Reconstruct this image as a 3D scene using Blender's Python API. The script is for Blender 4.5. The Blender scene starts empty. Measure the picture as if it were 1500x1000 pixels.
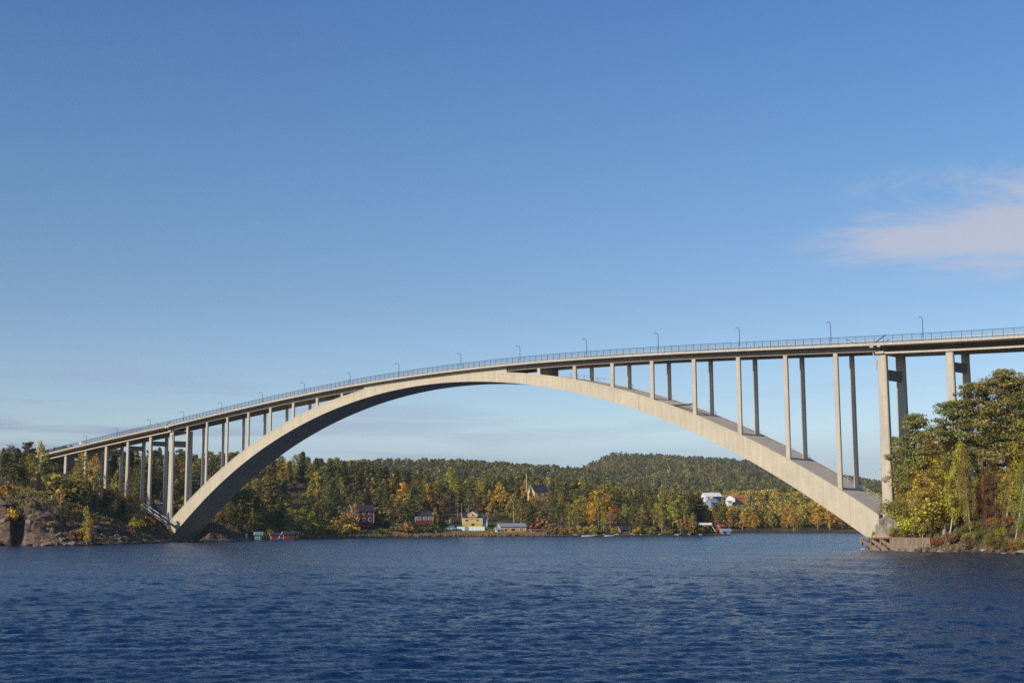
import bpy, math, random
import numpy as np
from mathutils import Matrix, Vector
random.seed(7)
rng = np.random.default_rng(11)
R = math.radians
scene = bpy.context.scene
COL = scene.collection

# ------------------------------------------------------------------ camera
CX, CY, CZ = 270.1282, -234.6443, 4.9714
YAW, PITCH, ROLL, FPX = 0.7949, 0.1355, -0.0044, 1970.433
FW = Vector((-math.sin(YAW) * math.cos(PITCH), math.cos(YAW) * math.cos(PITCH), math.sin(PITCH)))
RT0 = Vector((math.cos(YAW), math.sin(YAW), 0.0)); UP0 = RT0.cross(FW)
RT = RT0 * math.cos(ROLL) + UP0 * math.sin(ROLL)
UPV = -RT0 * math.sin(ROLL) + UP0 * math.cos(ROLL)
cam = bpy.data.cameras.new('camera'); camo = bpy.data.objects.new('camera', cam); COL.objects.link(camo)
m = Matrix((RT, UPV, -FW)).transposed().to_4x4(); m.translation = Vector((CX, CY, CZ)); camo.matrix_world = m
cam.sensor_fit = 'HORIZONTAL'; cam.sensor_width = 36.0; cam.lens = FPX / 1500 * 36.0
cam.clip_start = 1.0; cam.clip_end = 30000
scene.camera = camo

# ------------------------------------------------------------------ sky, sun, exposure
SUN_EL = R(23.5)
w = bpy.data.worlds.new('World'); scene.world = w; w.use_nodes = True
nt = w.node_tree; N = nt.nodes; Lk = nt.links
for n in list(N): N.remove(n)
out = N.new('ShaderNodeOutputWorld'); bg = N.new('ShaderNodeBackground'); sky = N.new('ShaderNodeTexSky')
sky.sky_type = 'NISHITA'; sky.sun_disc = False; sky.sun_elevation = SUN_EL; sky.sun_rotation = R(180)
sky.altitude = 50; sky.air_density = 1.0; sky.dust_density = 0.35; sky.ozone_density = 2.2
bg.inputs['Strength'].default_value = 0.13
geo = N.new('ShaderNodeTexCoord')
def wn(t, **k):
    n = N.new(t)
    for a, b in k.items(): setattr(n, a, b)
    return n
def vmath(op, a, b=None):
    n = wn('ShaderNodeVectorMath', operation=op); Lk.new(a, n.inputs[0])
    if b is not None:
        if isinstance(b, tuple): n.inputs[1].default_value = b
        else: Lk.new(b, n.inputs[1])
    return n
def fmath(op, a, b=None, clamp=False):
    n = wn('ShaderNodeMath', operation=op, use_clamp=clamp)
    for i, x in enumerate((a, b)):
        if x is None: continue
        if isinstance(x, (int, float)): n.inputs[i].default_value = x
        else: Lk.new(x, n.inputs[i])
    return n.outputs[0]
def wdir(u, v):
    d = FW * FPX + RT * (u - 750) - UPV * (v - 500)
    return d.normalized()
def axis(vec):                       # dot product of the view direction with a fixed direction
    n = vmath('DOT_PRODUCT', geo.outputs['Generated'], tuple(vec)); return n.outputs['Value']
def noise(scale, detail, stretch, rough=0.55, off=(0, 0, 0), dist=0.0):
    mp = wn('ShaderNodeMapping'); mp.inputs['Scale'].default_value = stretch; mp.inputs['Location'].default_value = off
    Lk.new(geo.outputs['Generated'], mp.inputs['Vector'])
    n = wn('ShaderNodeTexNoise'); n.inputs['Scale'].default_value = scale; n.inputs['Detail'].default_value = detail
    n.inputs['Roughness'].default_value = rough; n.inputs['Distortion'].default_value = dist
    Lk.new(mp.outputs[0], n.inputs['Vector']); return n.outputs['Fac']
def ramp(x, lo, hi):
    n = wn('ShaderNodeMapRange', interpolation_type='SMOOTHSTEP'); Lk.new(x, n.inputs['Value'])
    n.inputs['From Min'].default_value = lo; n.inputs['From Max'].default_value = hi; return n.outputs[0]
sep = wn('ShaderNodeSeparateXYZ'); Lk.new(geo.outputs['Generated'], sep.inputs[0]); EL = sep.outputs['Z']
# soft cloud to the upper right, thin flat banks near the horizon
def blob(u, v, su, sv):
    c = wdir(u, v); rx = Vector((-c.y, c.x, 0)).normalized() * -1; uz = rx.cross(c).normalized() * 1
    a = fmath('DIVIDE', axis(rx), su / FPX); b = fmath('DIVIDE', axis(uz), sv / FPX)
    s = fmath('ADD', fmath('MULTIPLY', a, a), fmath('MULTIPLY', b, b))
    front = fmath('GREATER_THAN', axis(c), 0.3)
    return fmath('MULTIPLY', fmath('POWER', 2.718, fmath('MULTIPLY', s, -1.0)), front)
n1 = noise(8.0, 12, (1, 1, 3.6), 0.70, (0.3, 0.1, 0.4), 0.6)
b1 = blob(1440, 335, 145, 42); b2 = blob(1320, 358, 115, 23); b3 = blob(1595, 318, 170, 62); b4 = blob(1440, 392, 90, 14)
b5 = blob(1400, 262, 150, 22)
bs = fmath('ADD', fmath('ADD', b1, fmath('MULTIPLY', b2, 0.55)), fmath('ADD', b3, fmath('MULTIPLY', b4, 0.3)))
bs = fmath('ADD', bs, fmath('MULTIPLY', b5, 0.42))
cl = ramp(fmath('ADD', bs, fmath('MULTIPLY', fmath('MULTIPLY', fmath('SUBTRACT', n1, 0.5), 3.8), ramp(bs, 0.0, 0.35))), 0.03, 1.35)
cl = fmath('MULTIPLY', cl, 0.76)
n2 = noise(5.0, 7, (1, 1, 16), 0.55, (1.7, 0.2, 0.0), 0.2)
band = fmath('MULTIPLY', ramp(EL, -0.01, 0.03), fmath('SUBTRACT', 1.0, ramp(EL, 0.055, 0.135)))
left = ramp(axis(-RT0), -0.1, 0.4)
cb = fmath('MULTIPLY', ramp(n2, 0.46, 0.66), band)
cb = fmath('MULTIPLY', cb, fmath('ADD', 0.18, fmath('MULTIPLY', left, 0.85)))
low = fmath('MULTIPLY', fmath('SUBTRACT', 1.0, ramp(fmath('ADD', EL, fmath('MULTIPLY', n2, 0.03)), 0.055, 0.085)), 0.45)
mx1 = wn('ShaderNodeMix', data_type='RGBA'); mx2 = wn('ShaderNodeMix', data_type='RGBA'); mx3 = wn('ShaderNodeMix', data_type='RGBA')
tint = wn('ShaderNodeMix', data_type='RGBA', blend_type='MULTIPLY'); tint.inputs[0].default_value = 1
tr_ = wn('ShaderNodeValToRGB'); Lk.new(EL, tr_.inputs[0]); cr_ = tr_.color_ramp
for pos, c_ in ((.063, (.85, .88, 1.0)), (.16, (.67, .75, .88)), (.26, (.57, .76, .92)), (.375, (.475, .72, .985)), (.6, (.42, .70, 1.0))):
    e_ = cr_.elements.new(pos); e_.color = (*c_, 1)
cr_.elements.remove(cr_.elements[0]); cr_.elements.remove(cr_.elements[len(cr_.elements) - 1])
Lk.new(tr_.outputs[0], tint.inputs[7])
Lk.new(sky.outputs[0], tint.inputs[6]); Lk.new(tint.outputs[2], mx1.inputs[6]); Lk.new(low, mx1.inputs[0]); mx1.inputs[7].default_value = (2.85, 3.9, 5.5, 1)
Lk.new(mx1.outputs[2], mx2.inputs[6]); Lk.new(cb, mx2.inputs[0]); mx2.inputs[7].default_value = (2.5, 2.95, 4.3, 1)
Lk.new(mx2.outputs[2], mx3.inputs[6]); Lk.new(cl, mx3.inputs[0]); mx3.inputs[7].default_value = (4.4, 4.4, 5.0, 1)
Lk.new(mx3.outputs[2], bg.inputs['Color']); Lk.new(bg.outputs[0], out.inputs['Surface'])

sl = bpy.data.lights.new('sun', 'SUN'); so = bpy.data.objects.new('sun', sl); COL.objects.link(so)
sl.energy = 4.4; sl.angle = R(0.5); sl.color = (1.0, 0.88, 0.73)
sd = Vector((0.045, 1.0, 0)).normalized() * math.cos(SUN_EL) + Vector((0, 0, -math.sin(SUN_EL)))
so.rotation_euler = sd.to_track_quat('-Z', 'Y').to_euler()
vs = scene.view_settings; vs.view_transform = 'Standard'; vs.look = 'None'; vs.exposure = 0.0; vs.gamma = 1.0; vs.use_curve_mapping = False
scene.cycles.max_bounces = 6; scene.cycles.diffuse_bounces = 3; scene.cycles.transparent_max_bounces = 8
scene.cycles.use_denoising = False; scene.cycles.sample_clamp_indirect = 3.0

# ------------------------------------------------------------------ helpers
FH = np.array([-math.sin(YAW), math.cos(YAW)]); RH = np.array([math.cos(YAW), math.sin(YAW)])
CP, SP = math.cos(PITCH), math.sin(PITCH)
def ray(u, v): return FW * FPX + RT * (u - 750) - UPV * (v - 500)
def at(u, a):                        # ground position a metres ahead of the view point, in direction u
    u = np.asarray(u, float); a = np.asarray(a, float)
    b = (u - 750) * a * CP / FPX
    return CX + FH[0] * a + RH[0] * b, CY + FH[1] * a + RH[1] * b
def zat(u, a, v):
    r = ray(u, v); h = r.x * FH[0] + r.y * FH[1]
    return CZ + r.z / h * a
def ua(x, y):
    dx, dy = np.asarray(x, float) - CX, np.asarray(y, float) - CY
    a = dx * FH[0] + dy * FH[1]; b = dx * RH[0] + dy * RH[1]
    return 750 + b * FPX / (a * CP), a

def link(o, parent=None):
    COL.objects.link(o)
    if parent is not None: o.parent = parent
    return o
def tag(o, label=None, cat=None, group=None, kind=None):
    if label: o['label'] = label
    if cat: o['category'] = cat
    if group: o['group'] = group
    if kind: o['kind'] = kind
    return o
def empty(name, loc, rz=0.0, label=None, cat=None, group=None):
    o = bpy.data.objects.new(name, None); o.location = loc; o.rotation_euler = (0, 0, rz); o.empty_display_size = 1
    link(o); return tag(o, label, cat, group)
class MB:
    """collects simple shapes into one mesh"""
    def __init__(s): s.v = []; s.f = []
    def add(s, vs, fs):
        k = len(s.v); s.v += [tuple(x) for x in vs]; s.f += [tuple(i + k for i in f) for f in fs]; return s
    def box(s, x0, y0, z0, x1, y1, z1):
        return s.add([(x0, y0, z0), (x1, y0, z0), (x1, y1, z0), (x0, y1, z0), (x0, y0, z1), (x1, y0, z1), (x1, y1, z1), (x0, y1, z1)],
                     [(0, 3, 2, 1), (4, 5, 6, 7), (0, 1, 5, 4), (1, 2, 6, 5), (2, 3, 7, 6), (3, 0, 4, 7)])
    def bar(s, p, q, w=0.05, h=None):
        p, q = Vector(p), Vector(q); d = (q - p).normalized(); h = h or w
        a = d.cross(Vector((0, 0, 1)));
        if a.length < 1e-3: a = Vector((1, 0, 0))
        a.normalize(); b = a.cross(d)
        vs = [c + a * sx * w / 2 + b * sy * h / 2 for c in (p, q) for sx, sy in ((-1, -1), (1, -1), (1, 1), (-1, 1))]
        return s.add(vs, [(0, 3, 2, 1), (4, 5, 6, 7), (0, 1, 5, 4), (1, 2, 6, 5), (2, 3, 7, 6), (3, 0, 4, 7)])
    def tube(s, pts, rad, n=6):
        k0 = len(s.v); pts = [Vector(p) for p in pts]
        rad = rad if hasattr(rad, '__len__') else [rad] * len(pts)
        for i, p in enumerate(pts):
            d = (pts[min(i + 1, len(pts) - 1)] - pts[max(i - 1, 0)]).normalized()
            a = d.cross(Vector((0.31, 0.95, 0.02)));
            if a.length < 1e-3: a = d.cross(Vector((1, 0, 0)))
            a.normalize(); b = d.cross(a)
            for j in range(n):
                t = 2 * math.pi * j / n; s.v.append(tuple(p + (a * math.cos(t) + b * math.sin(t)) * rad[i]))
        for i in range(len(pts) - 1):
            for j in range(n):
                j2 = (j + 1) % n
                s.f.append((k0 + i * n + j, k0 + i * n + j2, k0 + (i + 1) * n + j2, k0 + (i + 1) * n + j))
        s.f.append(tuple(k0 + j for j in range(n))[::-1]); s.f.append(tuple(k0 + (len(pts) - 1) * n + j for j in range(n)))
        return s
    def prism(s, poly, y0, y1):      # polygon in xz, extruded along y
        n = len(poly)
        vs = [(x, y0, z) for x, z in poly] + [(x, y1, z) for x, z in poly]
        fs = [tuple(range(n)), tuple(range(2 * n - 1, n - 1, -1))] + [(i, i + n, (i + 1) % n + n, (i + 1) % n) for i in range(n)]
        return s.add(vs, fs)
    def mesh(s, name, mat, smooth=False):
        me = bpy.data.meshes.new(name); me.from_pydata(s.v, [], s.f)
        if mat: me.materials.append(mat)
        if smooth: me.polygons.foreach_set('use_smooth', [True] * len(me.polygons))
        me.update(); return me
    def build(s, name, mat, parent=None, loc=None, smooth=False):
        o = bpy.data.objects.new(name, s.mesh(name, mat, smooth))
        if loc is not None: o.location = loc
        return link(o, parent)
def npmesh(name, V, F, mat=None, smooth=False):
    me = bpy.data.meshes.new(name); nv, nf, k = len(V), len(F), F.shape[1]
    me.vertices.add(nv); me.vertices.foreach_set('co', np.ascontiguousarray(V, np.float32).ravel())
    me.loops.add(nf * k); me.loops.foreach_set('vertex_index', np.ascontiguousarray(F, np.int32).ravel())
    me.polygons.add(nf); me.polygons.foreach_set('loop_start', np.arange(0, nf * k, k, dtype=np.int32))
    if smooth: me.polygons.foreach_set('use_smooth', np.ones(nf, bool))
    if mat: me.materials.append(mat)
    me.update(calc_edges=True); return me

def _h(ix, iy, s):
    n = (ix.astype(np.int64) * 374761393 + iy.astype(np.int64) * 668265263 + s * 974634777) & 0x7fffffff
    n = ((n ^ (n >> 13)) * 1274126177) & 0x7fffffff
    return ((n ^ (n >> 16)) & 0xffff) / 65535.0
def vnoise(x, y, s=0):
    ix, iy = np.floor(x), np.floor(y); fx, fy = x - ix, y - iy
    fx = fx * fx * (3 - 2 * fx); fy = fy * fy * (3 - 2 * fy)
    a, b, c, d = _h(ix, iy, s), _h(ix + 1, iy, s), _h(ix, iy + 1, s), _h(ix + 1, iy + 1, s)
    return (a * (1 - fx) + b * fx) * (1 - fy) + (c * (1 - fx) + d * fx) * fy
def fbm(x, y, oct=4, s=0):
    t = 0; amp = 0.5
    for i in range(oct): t = t + amp * (vnoise(x, y, s + i) - 0.5); x = x * 2.03; y = y * 2.03; amp *= 0.55
    return t

# ------------------------------------------------------------------ materials
def mat(name, base=(0.5, 0.5, 0.5), rough=0.8, metal=0.0, var=0.0, vscale=2.0, bump=0.0, bscale=20.0, spec=0.3, stretch=(1, 1, 1)):
    M = bpy.data.materials.new(name); M.use_nodes = True; t = M.node_tree; b = t.nodes['Principled BSDF']
    b.inputs['Base Color'].default_value = (*base, 1); b.inputs['Roughness'].default_value = rough
    b.inputs['Metallic'].default_value = metal; b.inputs['Specular IOR Level'].default_value = spec
    if var or bump:
        tc = t.nodes.new('ShaderNodeTexCoord'); mp = t.nodes.new('ShaderNodeMapping'); mp.inputs['Scale'].default_value = stretch
        t.links.new(tc.outputs['Object'], mp.inputs[0])
    if var:
        n = t.nodes.new('ShaderNodeTexNoise'); n.inputs['Scale'].default_value = vscale; n.inputs['Detail'].default_value = 6; n.inputs['Roughness'].default_value = 0.65
        t.links.new(mp.outputs[0], n.inputs['Vector'])
        r = t.nodes.new('ShaderNodeMapRange'); r.inputs[1].default_value = 0.3; r.inputs[2].default_value = 0.7
        r.inputs[3].default_value = 1 - var; r.inputs[4].default_value = 1 + var; t.links.new(n.outputs['Fac'], r.inputs[0])
        mm = t.nodes.new('ShaderNodeMix'); mm.data_type = 'RGBA'; mm.blend_type = 'MULTIPLY'; mm.inputs[0].default_value = 1
        mm.inputs[6].default_value = (*base, 1); t.links.new(r.outputs[0], mm.inputs[7]); t.links.new(mm.outputs[2], b.inputs['Base Color'])
    if bump:
        n = t.nodes.new('ShaderNodeTexNoise'); n.inputs['Scale'].default_value = bscale; n.inputs['Detail'].default_value = 5
        t.links.new(mp.outputs[0], n.inputs['Vector'])
        bp = t.nodes.new('ShaderNodeBump'); bp.inputs['Strength'].default_value = bump; t.links.new(n.outputs['Fac'], bp.inputs['Height'])
        t.links.new(bp.outputs[0], b.inputs['Normal'])
    return M

def concrete(name, base, streak=0.12, seam=0.0):
    """cast concrete: cloudy tone, rain streaks running down, faint board marks and pour joints"""
    M = bpy.data.materials.new(name); M.use_nodes = True; t = M.node_tree; n_, l_ = t.nodes, t.links; b = n_['Principled BSDF']
    b.inputs['Roughness'].default_value = 0.9; b.inputs['Specular IOR Level'].default_value = 0.2
    g = n_.new('ShaderNodeNewGeometry')
    def nz(scale, st, det=5):
        mp = n_.new('ShaderNodeMapping'); mp.inputs['Scale'].default_value = st; l_.new(g.outputs['Position'], mp.inputs[0])
        n = n_.new('ShaderNodeTexNoise'); n.inputs['Scale'].default_value = scale; n.inputs['Detail'].default_value = det; n.inputs['Roughness'].default_value = 0.65
        l_.new(mp.outputs[0], n.inputs['Vector']); return n.outputs['Fac']
    def mr(x, a, c, lo, hi):
        r = n_.new('ShaderNodeMapRange'); l_.new(x, r.inputs[0])
        for i, q in enumerate((a, c, lo, hi)): r.inputs[i + 1].default_value = q
        return r.outputs[0]
    def mul(a, c):
        k = n_.new('ShaderNodeMath'); k.operation = 'MULTIPLY'; l_.new(a, k.inputs[0]); l_.new(c, k.inputs[1]); return k.outputs[0]
    f = mul(mr(nz(0.12, (1, 1, 1)), 0.3, 0.7, 0.92, 1.06), mr(nz(1.1, (1, 1, 0.12)), 0.35, 0.7, 1.0, 1 - streak))
    f = mul(f, mr(nz(0.9, (0.5, 0.5, 3.0)), 0.35, 0.65, 0.95, 1.03))
    f = mul(f, mr(nz(9.0, (1, 1, 1), 3), 0.3, 0.7, 0.95, 1.04))
    wv = n_.new('ShaderNodeTexWave'); wv.bands_direction = 'X'; wv.inputs['Scale'].default_value = 0.0524; wv.inputs['Distortion'].default_value = 0.0
    l_.new(g.outputs['Position'], wv.inputs['Vector'])
    f = mul(f, mr(wv.outputs['Fac'], 0.0, 0.0016, 0.76, 1.0))
    rl = mr(nz(0.35, (2.2, 2.2, 0.15)), 0.63, 0.72, 0.0, 1.0)      # pale lime runs
    mm = n_.new('ShaderNodeMix'); mm.data_type = 'RGBA'; mm.blend_type = 'MULTIPLY'; mm.inputs[0].default_value = 1
    mm.inputs[6].default_value = (*base, 1); l_.new(f, mm.inputs[7])
    m2 = n_.new('ShaderNodeMix'); m2.data_type = 'RGBA'; k = n_.new('ShaderNodeMath'); k.operation = 'MULTIPLY'; k.inputs[1].default_value = 0.32
    l_.new(rl, k.inputs[0]); l_.new(k.outputs[0], m2.inputs[0]); l_.new(mm.outputs[2], m2.inputs[6]); m2.inputs[7].default_value = (0.55, 0.53, 0.48, 1)
    l_.new(m2.outputs[2], b.inputs['Base Color'])
    bp = n_.new('ShaderNodeBump'); bp.inputs['Strength'].default_value = 0.25; bp.inputs['Distance'].default_value = 0.05
    l_.new(nz(1.5, (0.3, 0.3, 4)), bp.inputs['Height']); l_.new(bp.outputs[0], b.inputs['Normal'])
    return M
M_CON = concrete('arch_concrete', (0.56, 0.495, 0.365), 0.20)
M_COL = concrete('pillar_concrete', (0.54, 0.475, 0.37), 0.20)
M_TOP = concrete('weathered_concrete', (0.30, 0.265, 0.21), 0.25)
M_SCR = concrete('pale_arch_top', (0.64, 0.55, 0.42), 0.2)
M_WEB = concrete('shaded_web_concrete', (0.14, 0.12, 0.10), 0.2)  # base colour darkened to deepen the shade under the slab overhang
M_OLD = concrete('old_stained_concrete', (0.27, 0.205, 0.145), 0.35)
M_RAIL = mat('blue_grey_rail_paint', (0.045, 0.085, 0.14), 0.5)
M_GALV = mat('galvanised_steel', (0.50, 0.50, 0.48), 0.5, 0.2)
M_DARK = mat('dark_steel', (0.03, 0.04, 0.055), 0.5)
M_ASPH = mat('asphalt', (0.05, 0.05, 0.05), 0.9, var=0.1)
M_WHITE = mat('white_paint', (0.78, 0.77, 0.74), 0.6, var=0.05)
M_RED = mat('falu_red_boards', (0.125, 0.024, 0.019), 0.8, var=0.2, vscale=1.5, stretch=(3, 3, 0.3))
M_YEL = mat('yellow_painted_boards', (0.68, 0.47, 0.15), 0.7, var=0.06, stretch=(3, 3, 0.3))
M_OCH = mat('ochre_painted_boards', (0.55, 0.38, 0.12), 0.7, var=0.08, stretch=(3, 3, 0.3))
M_TILE = mat('dark_roof_tiles', (0.04, 0.04, 0.045), 0.7, var=0.2, vscale=3)
M_GREYR = mat('grey_sheet_roof', (0.28, 0.31, 0.33), 0.55, var=0.08)
M_REDT = mat('terracotta_roof', (0.35, 0.12, 0.06), 0.8, var=0.2)
M_TURQ = mat('turquoise_boards', (0.02, 0.11, 0.125), 0.6, var=0.1)  # wall colour carries the shadow by the arch foot, darker than the real boards
M_BLUEG = mat('blue_grey_boards', (0.22, 0.28, 0.33), 0.7, var=0.1)
M_BEIGE = mat('beige_render', (0.50, 0.42, 0.30), 0.85, var=0.08)
M_WOOD = mat('weathered_timber', (0.24, 0.19, 0.14), 0.85, var=0.25)
M_REDP = mat('worn_red_paint', (0.40, 0.07, 0.04), 0.7, var=0.3, vscale=4)
M_PANE = mat('window_glass', (0.02, 0.025, 0.03), 0.06, spec=0.9)
M_PINEB = mat('pine_bark', (0.24, 0.11, 0.055), 0.9, var=0.35, vscale=3)
M_SPRB = mat('grey_bark', (0.11, 0.09, 0.075), 0.9, var=0.3, vscale=3)
M_BIRB = mat('birch_bark', (0.46, 0.43, 0.37), 0.8, var=0.35, vscale=2.5, stretch=(1, 1, 4))
M_POLE = mat('grey_pole_timber', (0.33, 0.28, 0.22), 0.8, var=0.1)

def leafmat(name, inst):
    M = bpy.data.materials.new(name); M.use_nodes = True; t = M.node_tree; n_, l_ = t.nodes, t.links
    for n in list(n_): n_.remove(n)
    o = n_.new('ShaderNodeOutputMaterial'); d = n_.new('ShaderNodeBsdfDiffuse'); tr = n_.new('ShaderNodeBsdfTranslucent'); mx = n_.new('ShaderNodeMixShader')
    if inst:
        c = n_.new('ShaderNodeAttribute'); c.attribute_type = 'INSTANCER'; c.attribute_name = 'tint'; cs = c.outputs['Color']
    else:
        c = n_.new('ShaderNodeObjectInfo'); cs = c.outputs['Color']
    g = n_.new('ShaderNodeNewGeometry')
    r = n_.new('ShaderNodeMapRange'); r.inputs[3].default_value = 0.5; r.inputs[4].default_value = 1.5; l_.new(g.outputs['Random Per Island'], r.inputs[0])
    nz = n_.new('ShaderNodeTexNoise'); nz.inputs['Scale'].default_value = 0.55; nz.inputs['Detail'].default_value = 2; l_.new(g.outputs['Position'], nz.inputs['Vector'])
    r2 = n_.new('ShaderNodeMapRange'); r2.inputs[1].default_value = 0.3; r2.inputs[2].default_value = 0.7; r2.inputs[3].default_value = 0.85; r2.inputs[4].default_value = 1.6
    l_.new(nz.outputs['Fac'], r2.inputs[0])
    k = n_.new('ShaderNodeMath'); k.operation = 'MULTIPLY'; l_.new(r.outputs[0], k.inputs[0]); l_.new(r2.outputs[0], k.inputs[1])
    hs = n_.new('ShaderNodeHueSaturation'); l_.new(cs, hs.inputs['Color']); l_.new(k.outputs[0], hs.inputs['Value'])
    hr = n_.new('ShaderNodeMapRange'); hr.inputs[3].default_value = 0.475; hr.inputs[4].default_value = 0.525; l_.new(r2.outputs[0], hr.inputs[0]); hr.inputs[1].default_value = 0.85; hr.inputs[2].default_value = 1.6
    l_.new(hr.outputs[0], hs.inputs['Hue'])
    l_.new(hs.outputs[0], d.inputs['Color']); l_.new(hs.outputs[0], tr.inputs['Color'])
    mx.inputs[0].default_value = 0.33; l_.new(d.outputs[0], mx.inputs[1]); l_.new(tr.outputs[0], mx.inputs[2]); l_.new(mx.outputs[0], o.inputs['Surface'])
    return M
M_LEAF = leafmat('foliage', False); M_LEAFI = leafmat('distant_foliage', True)

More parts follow.
